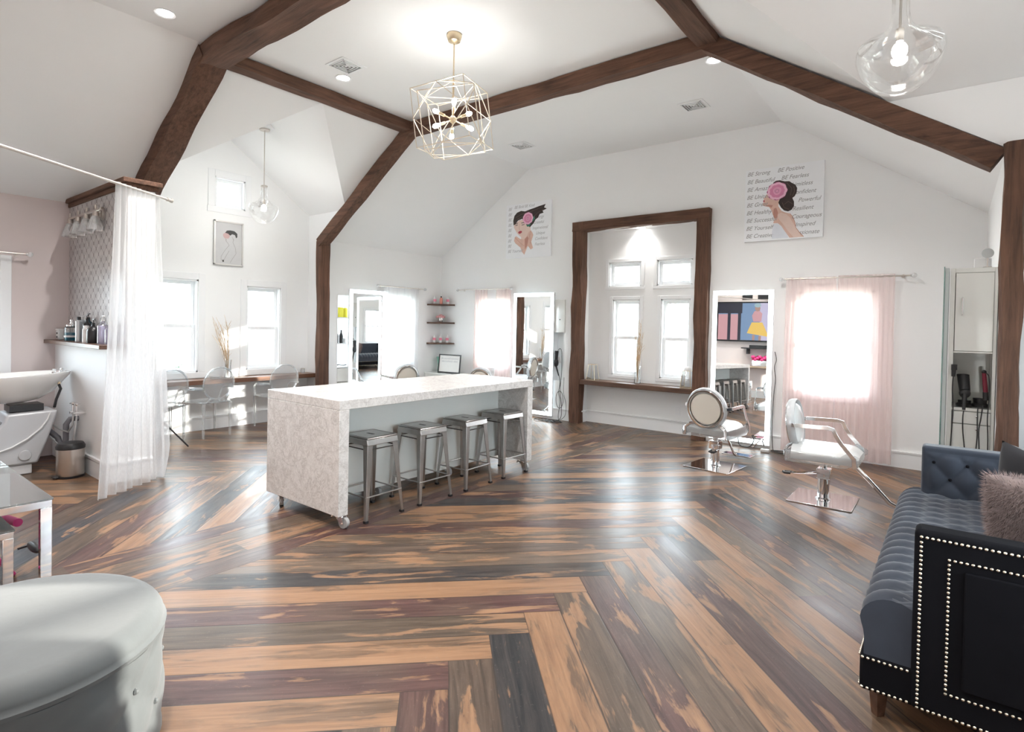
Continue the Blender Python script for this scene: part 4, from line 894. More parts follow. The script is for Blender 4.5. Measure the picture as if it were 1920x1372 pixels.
def vent(x, y, rz, label):
    t = thing('ceiling_vent', label, 'ceiling vent', (x, y, HC - .001), rz); a = .15
    m = MB(); m.bx(-a, a, -a, a, -.006, 0); obj('plate', m, TRIM, t, bevel=.002)
    m = MB()
    for k in range(4):
        r = .035 + k * .028
        for q in ((-r, r, r - .008, r), (-r, r, -r, -r + .008), (-r, -r + .008, -r, r), (r - .008, r, -r, r)): m.bx(q[0], q[1], q[2], q[3], -.013, -.006)
    obj('louvre', m, TRIM, t)
    m = MB()
    for k in range(4):
        r = .026 + k * .028
        for q in ((-r, r, r - .012, r), (-r, r, -r, -r + .012), (-r, -r + .012, -r, r), (r - .012, r, -r, r)): m.bx(q[0], q[1], q[2], q[3], -.008, -.006)
    obj('slot', m, flat('vent_slot', (0.2, 0.2, 0.2), .6), t)
vent(-5.02, 3.56, 0, 'square air vent beside the recessed light left of the chandelier')
vent(-2.50, 6.62, 0, 'square air vent in the white ceiling above the right canvas')
vent(-5.08, 6.66, 0, 'small looking air vent right of the chandelier')

ch = thing('wire_chandelier', 'gold wire geometric chandelier with bare bulbs hanging at the top middle', 'chandelier', (-3.67, 3.76, 0))
TILT = Matrix.Rotation(.10, 3, 'X') @ Matrix.Rotation(-.08, 3, 'Y')
m = MB(); m.lathe([(.068, HC - .001), (.07, HC - .02), (.055, HC - .065), (.02, HC - .085)], n=24); obj('canopy', m, GOLD, ch, smooth=True)
ccz = 3.395; hc = .262
m = MB(); m.cyl((0, 0, ccz + .36), (0, 0, HC - .08), .006, n=8); m.cyl((0, 0, ccz), (0, 0, ccz + .36), .009, n=8); obj('stem', m, GOLD, ch, smooth=True)
def cubeframe(R, h, off, hh=None):
    hh = hh or h; m = MB(); pts = {(a, b, c): R @ Vector((a * h, b * h, c * hh)) + Vector((0, 0, ccz)) + Vector(off) for a in (-1, 1) for b in (-1, 1) for c in (-1, 1)}
    for p in pts:
        for k in range(3):
            q = list(p); q[k] = -q[k]; q = tuple(q)
            if p < q: m.tube([pts[p], pts[q]], .0048, 4)
    return m
RA = TILT @ Matrix.Rotation(.30, 3, 'Z'); RB = Matrix.Rotation(.42, 3, 'Z') @ Matrix.Rotation(PI / 4, 3, 'X')@ Matrix.Rotation(PI / 4, 3, 'Z')
obj('cube_frame', cubeframe(RA, hc, (0, 0, 0)), CHGOLD, ch)
m = MB()
for ax in range(3):     # diamonds on each face of the cube, standing a little proud
    for s in (-1, 1):
        P = []
        for k in range(4):
            v = [0, 0, 0]; v[ax] = s * hc * 1.02; v[(ax + 1) % 3] = (hc, 0, -hc, 0)[k]; v[(ax + 2) % 3] = (0, hc, 0, -hc)[k]; P.append(RA @ Vector(v) + Vector((0, 0, ccz)))
        for k in range(4): m.tube([P[k], P[(k + 1) % 4]], .0042, 4)
obj('diamond_frame', m, CHGOLD, ch)
obj('cube_frame', cubeframe(TILT @ Matrix.Rotation(.30 + .32, 3, 'Z') @ Matrix.Rotation(.10, 3, 'X'), hc * .95, (0, 0, -.03), hc * .95), CHGOLD, ch)
m = MB()
for q1, q2 in ((1, 0), (0, 1), (-1, 0), (0, -1)): m.tube([(0, 0, ccz + .36), RA @ Vector((q1 * hc, q2 * hc, hc)) + Vector((0, 0, ccz))], .0042, 4)
obj('hanger', m, CHGOLD, ch)
m = MB(); m.ball((0, 0, ccz), .035, 14); obj('hub', m, GOLD, ch, smooth=True)
for k in range(6):
    a = k * PI / 3 + .3; s = 1 if k % 2 else -1; d = Vector((math.cos(a), math.sin(a), .55 * s)).normalized(); c0 = Vector((0, 0, ccz))
    m = MB(); m.cyl(c0, c0 + d * .15, .006, n=8); m.cyl(c0 + d * .10, c0 + d * .16, .014, n=10); ar = obj('arm', m, GOLD, ch, smooth=True)
    m = MB(); q = d.to_track_quat('Z', 'Y').to_matrix(); m.lathe([(.008, .155), (.017, .175), (.022, .20), (.018, .225), (.004, .24)], c0, 12, rot=q); obj('bulb', m, BULB, ar, smooth=True)
lamp('chandelier_light', (-3.67, 3.76, ccz + .10), 7, .05)

SHADEG = clear('blown_glass', (.98, .985, .985), .05, .15, .42, .0)
def pendant(x, y, zc, ztop, label, e):
    t = thing('glass_pendant', label, 'pendant light', (x, y, 0))
    m = MB(); m.lathe([(.065, ztop - .012), (.065, ztop + .008), (.058, ztop + .012)], n=28); obj('canopy', m, NICKEL, t, smooth=True)
    m = MB(); m.cyl((0, 0, zc + .06), (0, 0, ztop - .01), .006, n=8); obj('stem', m, NICKEL, t, smooth=True)
    m = MB(); m.lathe([(.042, zc + .285), (.045, zc + .302), (.030, zc + .31)], n=24); m.lathe([(.016, zc + .06), (.018, zc + .12)], n=14); obj('socket_cap', m, NICKEL, t, smooth=True)
    pr = [(.038, zc + .30), (.038, zc + .20), (.046, zc + .145), (.075, zc + .105), (.13, zc + .075), (.175, zc + .05), (.185, zc + .02), (.182, zc - .02), (.165, zc - .075), (.135, zc - .125), (.10, zc - .165), (.075, zc - .18), (.07, zc - .182)]
    m = MB(); m.lathe(pr, n=48, cap=False); obj('glass_shade', m, SHADEG, t, smooth=True)
    m = MB(); m.ball((0, 0, zc + .015), .034, 16, sc=(1, 1, 1.25)); obj('bulb', m, BULB, t, smooth=True)
    lamp('pendant_bulb', (x, y, zc - .04), e, .035)
pendant(-7.18, YRL, 2.985, 4.02, 'clear glass pendant hanging in front of the small square window', 8)
obj_ = obj('ceiling_block', MB().bx(-7.30, -7.06, YRL - .10, YRL + .10, 4.025, 4.07), TRIM); setp(obj_, 'small white mounting block above the left pendant', 'mounting block')
pendant(-.245, RRY, 2.885, 3.98, 'large clear glass pendant at the upper right corner', 8)

# ------------------------------------------------------------ vanity light on the tile
t = thing('vanity_light', 'nickel wall light with four glass shades on the patterned tile', 'wall light', (-7.05, 1.94, 2.50))
m = MB(); m.bx(-.50, .50, -.075, -.055, .06, .085); obj('bar', m, NICKEL, t, bevel=.004)
m = MB(); m.cyl((.36, -.001, .05), (.36, -.03, .05), .065, n=24); m.cyl((-.05, -.001, .05), (-.05, -.03, .05), .065, n=24); m.cyl((.36, -.03, .065), (.36, -.06, .07), .015, n=10); m.cyl((-.05, -.03, .065), (-.05, -.06, .07), .015, n=10); obj('wall_plate', m, NICKEL, t, smooth=True)
for k in range(4):
    x = -.45 + k * .27; m = MB(); m.cyl((x, -.065, .09), (x, -.065, .13), .012, n=10); m.cyl((x, -.065, .02), (x, -.065, .065), .026, n=16); s = obj('arm', m, NICKEL, t, smooth=True)
    m = MB(); pr = [(.030, .02), (.045, -.01), (.062, -.06), (.078, -.12)]; m.lathe(pr, (x, -.065, 0), 24, cap=False); m.lathe([(r - .003, z) for r, z in pr], (x, -.065, 0), 24, cap=False); obj('glass_shade', m, clear('seeded_glass', (.93, .93, .93), .15, .4, 1.0, .12), t, smooth=True)
    m = MB(); m.ball((x, -.065, -.03), .022, 10, sc=(1, 1, 1.3)); obj('bulb', m, flat('unlit_bulb', (.8, .8, .78), .2), t, smooth=True)

# ------------------------------------------------------------ bottles
def bottle(name, label, cat, loc, prof, mat, cap=None, capm=None, pump=False, group=None, band=None, bandm=None, n=18):
    t = thing(name, label, cat, loc, 0, group)
    m = MB(); m.lathe(prof, n=n); obj('bottle_body' if name != 'jar' else 'jar_body', m, mat, t, smooth=True)
    zt = prof[-1][1]
    if cap: m = MB(); m.lathe([(cap[0], zt), (cap[0], zt + cap[1]), (cap[0] * .8, zt + cap[1] + .003)], n=n); obj('cap', m, capm or BLACK, t, smooth=True)
    if pump: m = MB(); m.cyl((0, 0, zt), (0, 0, zt + .045), .004, n=8); m.cyl((0, 0, zt), (0, 0, zt + .015), prof[-1][0] * 1.1, n=12); m.box((.014, 0, zt + .048), (.05, .012, .010)); obj('pump', m, capm or BLACK, t, smooth=True)
    if band: m = MB(); m.lathe([(band[0], band[1]), (band[0], band[2])], n=n, cap=False); obj('label_band', m, bandm, t, smooth=True)
    return t
zs_ = 1.2725; yb = 1.86
FROST = flat('frosted_white_jar', (.72, .75, .76), .3); TEAL = flat('blue_disinfectant', (.01, .09, .14), .1, coat=.5); SILV = flat('silver_can', (.6, .63, .66), .3, .5)
DKB = flat('dark_teal_bottle', (.02, .05, .065), .25); WHT = flat('white_bottle', (.75, .75, .75), .35); BLKB = flat('black_bottle', (.015, .015, .017), .3); PURP = clear('violet_clear_plastic', (.78, .76, .92), .1, .3, 1.0, .12)
t = thing('storage_jar', 'pale lidded box jar at the left end of the product ledge', 'jar', (-7.69, yb, zs_)); obj('jar_body', MB().bx(-.055, .055, -.045, .045, 0, .10), FROST, t, bevel=.008); obj('lid', MB().bx(-.058, .058, -.048, .048, .1005, .118), WHT, t, bevel=.004)
m = MB(); [m.ball((.0, -.046, z), .009, 8) for z in (.03, .07)]; obj('knob', m, DSTEEL, t, smooth=True)
t = thing('disinfectant_jar', 'clear jar of blue disinfectant with a chrome lid on the product ledge', 'jar', (-7.36, yb, zs_)); m = MB(); m.lathe([(.062, 0), (.066, .01), (.066, .085)], n=24); obj('liquid', m, TEAL, t, smooth=True)
m = MB(); m.lathe([(.0665, .0855), (.067, .135), (.05, .150)], n=24, cap=False); obj('glass', m, GLASS, t, smooth=True)
m = MB(); m.lathe([(.052, .150), (.054, .165), (.02, .175), (.012, .20), (.018, .205), (.016, .22)], n=20); obj('lid', m, CHROME, t, smooth=True)
m = MB(); m.lathe([(.0672, .035), (.0672, .055)], n=24, cap=False); obj('label_band', m, WHT, t, smooth=True)
bottle('spray_can', 'tall silver spray can next to the blue disinfectant jar', 'can', (-7.10, yb + .02, zs_), [(.030, 0), (.031, .01), (.031, .21), (.018, .225)], SILV, (.018, .03), WHT)
bottle('spray_can', 'second tall silver spray can, just left of the dark pump bottle', 'can', (-7.01, yb - .03, zs_), [(.029, 0), (.030, .01), (.030, .205), (.016, .22)], SILV, (.017, .03), BLACK)
bottle('pump_bottle', 'tall dark teal pump bottle, tallest on the product ledge', 'bottle', (-6.90, yb + .02, zs_), [(.036, 0), (.038, .01), (.038, .19), (.016, .215), (.012, .235)], DKB, pump=True)
bottle('pump_bottle', 'dark slim pump bottle between the tall teal one and the white bottle', 'bottle', (-6.80, yb - .02, zs_), [(.032, 0), (.034, .01), (.034, .18), (.014, .20), (.011, .22)], BLKB, pump=True)
bottle('shampoo_bottle', 'plain white bottle in front of the black pump bottles', 'bottle', (-6.70, yb - .05, zs_), [(.033, 0), (.034, .01), (.034, .13), (.022, .145)], WHT, (.022, .02), WHT)
bottle('pump_bottle', 'broad shouldered black pump bottle at the middle of the ledge', 'bottle', (-6.57, yb - .03, zs_), [(.052, 0), (.056, .012), (.056, .115), (.045, .145), (.016, .165), (.013, .18)], BLKB, pump=True)
bottle('conditioner_bottle', 'white bottle half hidden beside the broad black pump bottle', 'bottle', (-6.45, yb - .0, zs_), [(.03, 0), (.032, .01), (.032, .165), (.02, .175)], WHT, (.02, .02), BLACK)
bottle('clear_bottle', 'violet tinted clear bottle near the white curtain', 'bottle', (-6.34, yb - .02, zs_), [(.042, 0), (.044, .01), (.044, .17), (.018, .20), (.014, .215)], PURP, pump=True, capm=WHT)
bottle('clear_bottle', 'clear bottle of violet shampoo seen through the curtain edge', 'bottle', (-6.20, yb - .0, zs_), [(.042, 0), (.044, .01), (.044, .14), (.018, .17), (.014, .18)], PURP, (.018, .03), WHT)

# ------------------------------------------------------------ backwash unit
bw = thing('backwash_unit', 'white ceramic shampoo bowl on a grey pedestal at the left edge', 'shampoo bowl', (-7.17, 1.325, 0), PI / 2)
sil = [(-.42, .10), (.18, .10), (.25, .30), (.33, .56), (.335, .60), (-.05, .59), (-.07, .52), (-.12, .46), (-.20, .42), (-.42, .40)]
m = MB(); m.prism(sil, -.19, .19, 'y'); obj('pedestal', m, GREYABS, bw, bevel=.02, seg=3)
m = MB(); m.bx(-.40, .14, -.17, .17, 0, .10); obj('plinth', m, flat('pale_plinth', (.6, .6, .61), .4), bw, bevel=.012)
m = MB(); m.bx(-.52, -.05, -.15, .15, .40, .52); obj('seat_back', m, flat('dark_grey_seat', (.12, .12, .13), .5), bw, bevel=.03)
for s in (-1,):
    m = MB(); m.tube([(.27, s * .192, .585), (.25, s * .195, .52), (.20, s * .197, .44), (.10, s * .198, .35), (-.02, s * .198, .28), (-.20, s * .198, .225), (-.42, s * .198, .19)], .014, 6, ry=.006); obj('accent_strip', m, flat('pale_strip', (.72, .73, .74), .3), bw, smooth=True)
m = MB(); m.cyl((.08, -.19, .19), (.08, -.205, .19), .05, n=24); obj('cover_cap', m, GREYABS, bw, smooth=True, bevel=.006)
m = MB(); m.bx(-.02, .24, -.11, .11, .60, .665); obj('tilt_bracket', m, BLACK, bw, bevel=.004)
m = MB(); vs = []; fs = []; n = 36   # bowl: oval rim, deep body, neck dip on the client side
prof = [(.10, .68), (.22, .70), (.34, .78), (.43, .87), (.50, .94), (.51, .97), (.47, .975), (.41, .93), (.30, .84), (.18, .79), (.02, .78)]
for r, z in prof:
    for i in range(n):
        a = 2 * PI * i / n; x = math.cos(a); y = math.sin(a); k = r / .51; dip = -.045 * max(0, -x) ** 4 * (k ** 3) + .0; lift = .02 * x * k
        vs.append((.04 + x * r * .86, y * r * .52, z + dip + lift - (.02 if r > .3 else 0)))
for j in range(len(prof) - 1):
    for i in range(n): k = (i + 1) % n; fs.append((j * n + i, j * n + k, (j + 1) * n + k, (j + 1) * n + i))
fs.append(tuple(range(n))[::-1]); fs.append(tuple((len(prof) - 1) * n + i for i in range(n))); m.add(vs, fs); obj('bowl', m, CERAMIC, bw, smooth=True)
m = MB(); m.lathe([(.03, .95), (.028, .985), (.02, .99)], (.36, -.09, 0), 16); m.cyl((.36, -.09, .985), (.30, -.12, 1.0), .007, n=8); obj('mixer_tap', m, CHROME, bw, smooth=True); m = MB(); m.lathe([(.022, .955), (.02, .99), (.012, 1.0)], (.41, .0, 0), 14); obj('hand_spray', m, CHROME, bw, smooth=True); m = MB(); m.lathe([(.025, .95), (.02, .975)], (.30, -.16, 0), 14); obj('vacuum_breaker', m, CHROME, bw, smooth=True)
m = MB(); m.tube([(.34, -.10, .90), (.37, -.12, .80), (.33, -.14, .70), (.32, -.12, .62)], .012, 8); obj('hose', m, BLACK, bw, smooth=True)
m = MB(); m.cyl((.345, -.105, .885), (.36, -.115, .85), .015, n=12); obj('hose_coupling', m, GOLD, bw, smooth=True)
q_ = obj('seat_cushion', MB().box((-.38, -.12, .69), (.14, .34, .32), mat=Matrix.Rotation(.5, 3, 'Y')), flat('pinkish_vinyl', (.62, .55, .56), .35), bw, bevel=.04, seg=4); q_['label'] = 'pinkish white seat cushion'

# trash can, valves
t = thing('pedal_bin', 'small stainless pedal bin with black lid by the baseboard', 'trash can', (-6.62, 1.67, 0))
m = MB(); m.lathe([(.108, .02), (.11, .03), (.11, .27)], n=36); obj('bin_body', m, NICKEL, t, smooth=True); m = MB(); m.lathe([(.112, 0), (.114, .02)], n=36); obj('base_ring', m, BLACK, t, smooth=True)
m = MB(); m.lathe([(.114, .27), (.116, .295), (.10, .325), (.04, .335)], n=36); obj('lid', m, BLACK, t, smooth=True); m = MB(); m.box((.03, -.125, .02), (.07, .04, .012)); obj('pedal', m, BLACK, t, bevel=.003)
t = thing('plumbing_valves', 'chrome shut off valves, grey waste pipe and braided hoses on the wall above the bin', 'valves', (-6.80, 1.82, 0))
for dx in (-.06, .05): m = MB(); m.cyl((dx, -.001, .58), (dx, -.10, .58), .014, n=10); m.cyl((dx, -.07, .56), (dx, -.07, .66), .012, n=10); m.ball((dx, -.07, .665), .018, 8); [m.cyl((dx - .03 * math.cos(a), -.07 - .03 * math.sin(a), .67), (dx + .03 * math.cos(a), -.07 + .03 * math.sin(a), .67), .006, n=6) for a in (0.3, 1.87)]; obj('valve', m, CHROME, t, smooth=True)
m = MB(); m.tube([(-.16, -.001, .50), (-.16, -.07, .50), (-.165, -.10, .45), (-.17, -.10, .30), (-.19, -.11, .22), (-.27, -.12, .22), (-.31, -.13, .30), (-.32, -.2, .38)], .026, 10); obj('waste_pipe', m, flat('grey_pipe', (.16, .16, .18), .45), t, smooth=True)
m = MB(); m.tube([(-.06, -.07, .56), (-.05, -.08, .45), (-.10, -.10, .38), (-.2, -.14, .40), (-.33, -.2, .46)], .008, 6); m.tube([(.05, -.07, .56), (.09, -.09, .45), (.06, -.1, .30), (-.05, -.12, .22), (-.2, -.16, .26), (-.34, -.22, .36)], .008, 6); obj('braided_hose', m, flat('braided_steel', (.5, .5, .5), .4, .6), t, smooth=True)

# ------------------------------------------------------------ glass nesting tables, magenta object
def utable(label, x0, x1, y0, y1, h, th, glass=True, cat='table'):
    t = thing('glass_table', label, cat); r = th
    for nm, xx in (('end_frame', x1 - r), ('end_frame', x0)):
        m = MB(); m.bx(xx, xx + r, y0, y0 + r * 1.3, 0, h - r); m.bx(xx, xx + r, y1 - r * 1.3, y1, 0, h - r); m.bx(xx, xx + r, y0, y1, h - r, h); m.bx(xx, xx + r, y0, y1, 0, r * .5); obj(nm, m, CHROME, t, bevel=.002)
    m = MB(); m.bx(x0 + r, x1 - r, y0, y0 + r, h - r, h); m.bx(x0 + r, x1 - r, y1 - r, y1, h - r, h); obj('rail', m, CHROME, t, bevel=.002)
    if glass: obj('glass_top', MB().bx(x0 - .005, x1 + .005, y0 - .005, y1 + .005, h + .0005, h + .010), clear('smoky_glass', (.62, .66, .67), .02, .3, 1.0, .05), t, bevel=.002)
    return t
utable('glass topped chrome table at the lower left edge behind the ottoman', -5.3, -3.99, .40, .925, .49, .04)
utable('smaller chrome table nested under the glass topped one', -5.1, -4.02, .44, .765, .345, .035)
t = thing('magenta_stand', 'magenta tubular stand with a padded bar under the glass table', 'stand', (-4.42, .74, 0))
m = MB(); m.tube([(-.25, .02, .10), (-.1, .06, .02), (.12, .08, .012), (.22, .06, .05), (.20, .0, .14), (.05, -.02, .22), (-.05, 0, .30), (-.18, .02, .30)], .011, 8); m.cyl((-.28, .0, .0), (-.24, .0, .30), .022, n=10); m.cyl((-.35, .03, .0), (-.34, .03, .29), .018, n=10); obj('tube_frame', m, MAGENTA, t, smooth=True)
m = MB(); m.cyl((-.22, .06, .285), (.10, .10, .305), .024, n=14); obj('padded_bar', m, MAGENTA, t, smooth=True); m = MB(); m.ball((.17, .16, .16), .05, 14, sc=(2.2, .5, .45)); m.cyl((.1, .1, .15), (.12, .14, .16), .006, n=6); obj('black_grip', m, BLACK, t, smooth=True)
m = MB(); m.cyl((-.13, .04, .20), (-.13, .04, .29), .014, n=10); m.ball((-.13, .04, .22), .022, 10); obj('clamp', m, CHROME, t, smooth=True)

# ------------------------------------------------------------ ottoman
ot = thing('tufted_ottoman', 'rounded silver grey velvet ottoman in the lower left corner', 'ottoman', (-2.515, .475, 0))
OR, OH = .445, .478
m = MB(); vs = []; fs = []; n = 96; prof = []
for k in range(13): a = PI / 2 * k / 12; prof.append((OR - .07 + .07 * math.sin(PI / 2 - a), OH - .075 + .07 * math.sin(a)))
prof = [(OR + .004, OH - .10), (OR + .008, OH - .085)] + prof + [(OR * .6, OH + .004), (OR * .3, OH + .008), (.01, OH + .009)]
m.lathe(prof, n=64); obj('lid_cushion', m, OTTO, ot, smooth=True)
rows = 20
for j in range(rows + 1):
    z = .012 + (OH - .115) * j / rows
    for i in range(n):
        a = 2 * PI * i / n; p1 = (a / (2 * PI) * 10 + j / rows * 1.5) * PI; p2 = (a / (2 * PI) * 10 - j / rows * 1.5) * PI
        d = .018 * (abs(math.sin(p1)) ** .5 * abs(math.sin(p2)) ** .5) - .006; vs.append(((OR - .008 + d) * math.cos(a), (OR - .008 + d) * math.sin(a), z))
for j in range(rows):
    for i in range(n): k = (i + 1) % n; fs.append((j * n + i, j * n + k, (j + 1) * n + k, (j + 1) * n + i))
fs.append(tuple(range(n))[::-1]); fs.append(tuple(rows * n + i for i in range(n))); m = MB(); m.add(vs, fs); b = obj('tufted_side', m, OTTO, ot, smooth=True)
for zz, off in ((.012 + (OH - .115) * 0.333, 0.5), (.012 + (OH - .115) * 0.667, 0.0)):
    for i in range(10):
        a = 2 * PI * (i + off) / 10; m = MB(); m.ball(((OR - .010) * math.cos(a), (OR - .010) * math.sin(a), zz), .011, 8); obj('button', m, OTTO, b, smooth=True)

# ------------------------------------------------------------ sofa
SY0, SY1 = 2.60, 4.70; SX0, SX1 = -.285, .78
sf = thing('tufted_sofa', 'dark blue grey velvet tufted sofa with nailhead trim at the right', 'sofa')
def tuft(u, v):   # diamond tufting height 0..1
    a, b = math.sin(PI * (u + v)), math.sin(PI * (u - v)); return (abs(a) ** .55) * (abs(b) ** .55)
# seat cushion: rounded front, runs along y
vs = []; fs = []; prof = []
for k in range(30):
    s = k / 29.0
    if s < .18: x, z = SX0 + .012, .25 + s / .18 * .13
    elif s < .42: a = (s - .18) / .24 * PI / 2; x, z = SX0 + .012 + .11 * (1 - math.cos(a)), .38 + .11 * math.sin(a)
    else: x, z = SX0 + .122 + (s - .42) / .58 * .60, .49 - .01 * (s - .42)
    prof.append((x, z, s))
ny = 300
for j in range(ny + 1):
    y = SY0 + .02 + (SY1 - SY0 - .04) * j / ny; v = (y - SY0) / .117
    for i, (x, z, s) in enumerate(prof):
        w_ = max(0, min(1, (s - .12) / .1)); h = .024 * tuft(v, max(0, (s - .42)) / .58 * 3.0 + .5) if s > .42 else .024 * tuft(v, .5) * w_
        nx, nz = (-1, 0) if s < .18 else ((-math.cos((s - .18) / .24 * PI / 2), math.sin((s - .18) / .24 * PI / 2)) if s < .42 else (0, 1)); e = min(1, j / 4, (ny - j) / 4)
        vs.append((x + nx * (h - .02 + .0), y, z + nz * (h - .02) - (1 - e) * .0))
P = len(prof)
for j in range(ny):
    for i in range(P - 1): a = j * P + i; fs.append((a, a + 1, a + P + 1, a + P))
b0 = len(vs); vs += [(prof[-1][0], SY0 + .02, .26), (prof[-1][0], SY1 - .02, .26)]
fs.append(tuple(range(P)) + (b0,)); fs.append(tuple(ny * P + i for i in range(P))[::-1] + (b0 + 1,)); fs.append((P - 1, ny * P + P - 1, b0 + 1, b0)); fs.append((0, b0, b0 + 1, ny * P))
m = MB(); m.add(vs, fs); sc_ = obj('seat_cushion', m, VELVET, sf, smooth=True)
m = MB()
for q in range(1, 18):
    for r_ in range(3):
        y = SY0 + .117 * (q + (.5 if r_ % 2 else 0)); s = .42 + .58 * (r_ * .5 + .5) / 3.0 if 0 else .42 + .58 * ((r_ * .5) / 3.0)
        if SY0 + .13 < y < SY1 - .16 and r_: m = MB(); m.ball((SX0 + .122 + (s - .42) / .58 * .60, y, .470), .008, 8); obj('button', m, VELVETSHADE, sc_, smooth=True)
m = MB(); m.bx(SX0 + .02, SX1, SY0 + .01, SY1 - .01, .115, .255); obj('seat_rail', m, VELVETSHADE, sf, bevel=.012)
# arms
AX0 = -.10
def arm(y0, y1, inner, x0):
    m = MB(); m.bx(x0, SX1, y0, y1, .112, .79); a = obj('arm', m, VELVETSHADE if inner < 0 else VELVET, sf, bevel=.02, seg=4)
    # tufted or plain top/inner skin
    vs = []; fs = []; nx, nz = 60, 26; yy = y0 if inner > 0 else y1
    for i in range(nx + 1):
        for k in range(nz + 1):
            x = x0 + .012 + (SX1 - .14 - x0) * i / nx; z = .47 + (.785 - .47 - .03) * k / nz; e = min(1, i / 3, (nz - k) / 3)
            vs.append((x, yy + (-inner) * (.002 + .022 * tuft(x / .17, z / .20 + .05) * e), z))
    for i in range(nx):
        for k in range(nz): q = i * (nz + 1) + k; fs.append((q, q + 1, q + nz + 2, q + nz + 1))
    m = MB(); m.add(vs, fs); obj('tufted_panel', m, VELVET, a, smooth=True)
    m = MB()
    for i in range(-4, 8):
        for k in range(0, 5):
            if (i + k) % 2 == 0:
                x, z = i * .085, (k * .5 + 1.95) * .20
                if x0 + .04 < x < SX1 - .2 and .5 < z < .77: m = MB(); m.ball((x, yy - inner * .006, z), .010, 8); obj('button', m, VELVETSHADE, a, smooth=True)
    return a
arm(SY1 - .13, SY1, 1, -.15); na = arm(SY0, SY0 + .11, -1, AX0)
m = MB(); m.bx(SX1 - .17, SX1 + .02, SY0, SY1, .112, .80); bk = obj('back', m, VELVET, sf, bevel=.02, seg=4)
# recessed panel on the near arm's outer face
obj('outer_panel', MB().bx(AX0 + .15, SX1 - .02, SY0 - .012, SY0 + .001, .24, .67), VELVETSHADE, na, bevel=.006)
NAIL = flat('nailhead_brass_nickel', (.80, .74, .62), .25, 1, var=.1)
def nails(p0, p1, name='nailhead_row', par=None, nrm=(0, -1, 0), sp=.0165):
    p0 = Vector(p0); p1 = Vector(p1); k = max(2, int((p1 - p0).length / sp)); m = MB(); nn = Vector(nrm)
    for i in range(k + 1):
        p = p0 + (p1 - p0) * i / k; m.lathe([(.0062, 0), (.0055, .003), (.003, .005), (.0005, .0055)], p, 8, rot=nn.to_track_quat('Z', 'Y').to_matrix())
    obj(name, m, NAIL, par or sf, smooth=True)
yf = SY0 - .0005
nails((AX0 + .022, yf, .765), (SX1, yf, .765), par=na); nails((AX0 + .022, yf, .745), (AX0 + .022, yf, .125), par=na); nails((AX0 + .022, yf, .125), (SX1, yf, .125), par=na)
nails((AX0 + .105, yf, .70), (SX1 - .05, yf, .70), par=na); nails((AX0 + .105, yf, .682), (AX0 + .105, yf, .21), par=na); nails((AX0 + .105, yf, .21), (SX1 - .05, yf, .21), par=na)
yr_ = SY0 + .0095
nails((SX0 + .03, yr_, .245), (AX0 - .01, yr_, .245)); nails((SX0 + .03, yr_, .128), (AX0 - .01, yr_, .128)); nails((SX0 + .0195, SY0 + .03, .128), (SX0 + .0195, SY1 - .03, .128), nrm=(-1, 0, 0)); nails((SX0 + .0195, SY0 + .03, .245), (SX0 + .0195, SY1 - .03, .245), nrm=(-1, 0, 0))
for x, y in ((SX0 + .08, SY0 + .08), (SX0 + .08, SY1 - .08), (SX1 - .08, SY0 + .08), (SX1 - .08, SY1 - .08)):
    m = MB(); m.lathe([(.022, 0), (.034, .114)], (x, y, 0), 4); obj('leg', m, WALNUT, sf)
def cushion(name, label, mat, c, wx, h, th, R, fur=False):
    vs = []; fs = []; n = 26; m = MB()
    for sd_ in (-1, 1):
        for i in range(n + 1):
            for j in range(n + 1):
                u, v = i / n * 2 - 1, j / n * 2 - 1; k = (1 - u ** 4) * (1 - v ** 4); pinch = 1 - .07 * (1 - abs(u)) * (abs(v) ** 3) - .0
                x, z = u * wx / 2 * (1 - .06 * (1 - v * v) * 0 - .05 * (1 - abs(v)) * abs(u) ** 6), v * h / 2 * (1 - .05 * (1 - abs(u)) * abs(v) ** 6)
                vs.append(R @ Vector((x, sd_ * th / 2 * k ** .5, z)) + Vector(c))
    q = (n + 1) ** 2
    for s in range(2):
        for i in range(n):
            for j in range(n): a = s * q + i * (n + 1) + j; fs.append((a, a + 1, a + n + 2, a + n + 1))
    m.add(vs, fs); t = thing(name, label, 'cushion'); o = obj('cover', m, mat, t, smooth=True, weld=True)
    if fur:
        rnd = random.Random(2); fm = MB(); vv = []; ff = []
        for _ in range(15000):
            u, v = rnd.uniform(-1, 1), rnd.uniform(-1, 1); s = -1 if rnd.random() < .6 else 1; k = max(0, (1 - u ** 4) * (1 - v ** 4)) ** .5
            p = Vector((u * wx / 2, s * th / 2 * k, v * h / 2)); nn = Vector((u ** 3 * .8, s * (k + .1), v ** 3 * .8 + .1)).normalized(); d = (nn + Vector((rnd.uniform(-.5, .5), rnd.uniform(-.3, .3), rnd.uniform(-1.0, .1)))).normalized()
            sd2 = d.cross(nn); sd2 = (sd2.normalized() if sd2.length > 1e-3 else Vector((1, 0, 0))) * .0016; l = rnd.uniform(.018, .034); b = len(vv)
            p0 = R @ p + Vector(c); D = R @ d; S2 = R @ sd2; NN = R @ nn; vv += [p0 - S2, p0 + S2, p0 + D * l + NN * .004]; ff.append((b, b + 1, b + 2))
        fm.add(vv, ff); f = obj('fur', fm, mat, t); f['kind'] = 'stuff'
    return t
cushion('throw_pillow', 'large charcoal square pillow leaning in the far corner of the sofa', flat('charcoal_fabric', (.022, .022, .027), .85, var=.1, sheen=.2), (.38, 4.24, .675), .42, .40, .12, Matrix.Rotation(-.75, 3, 'Z') @ Matrix.Rotation(.22, 3, 'X') @ Matrix.Rotation(.25, 3, 'Y'))
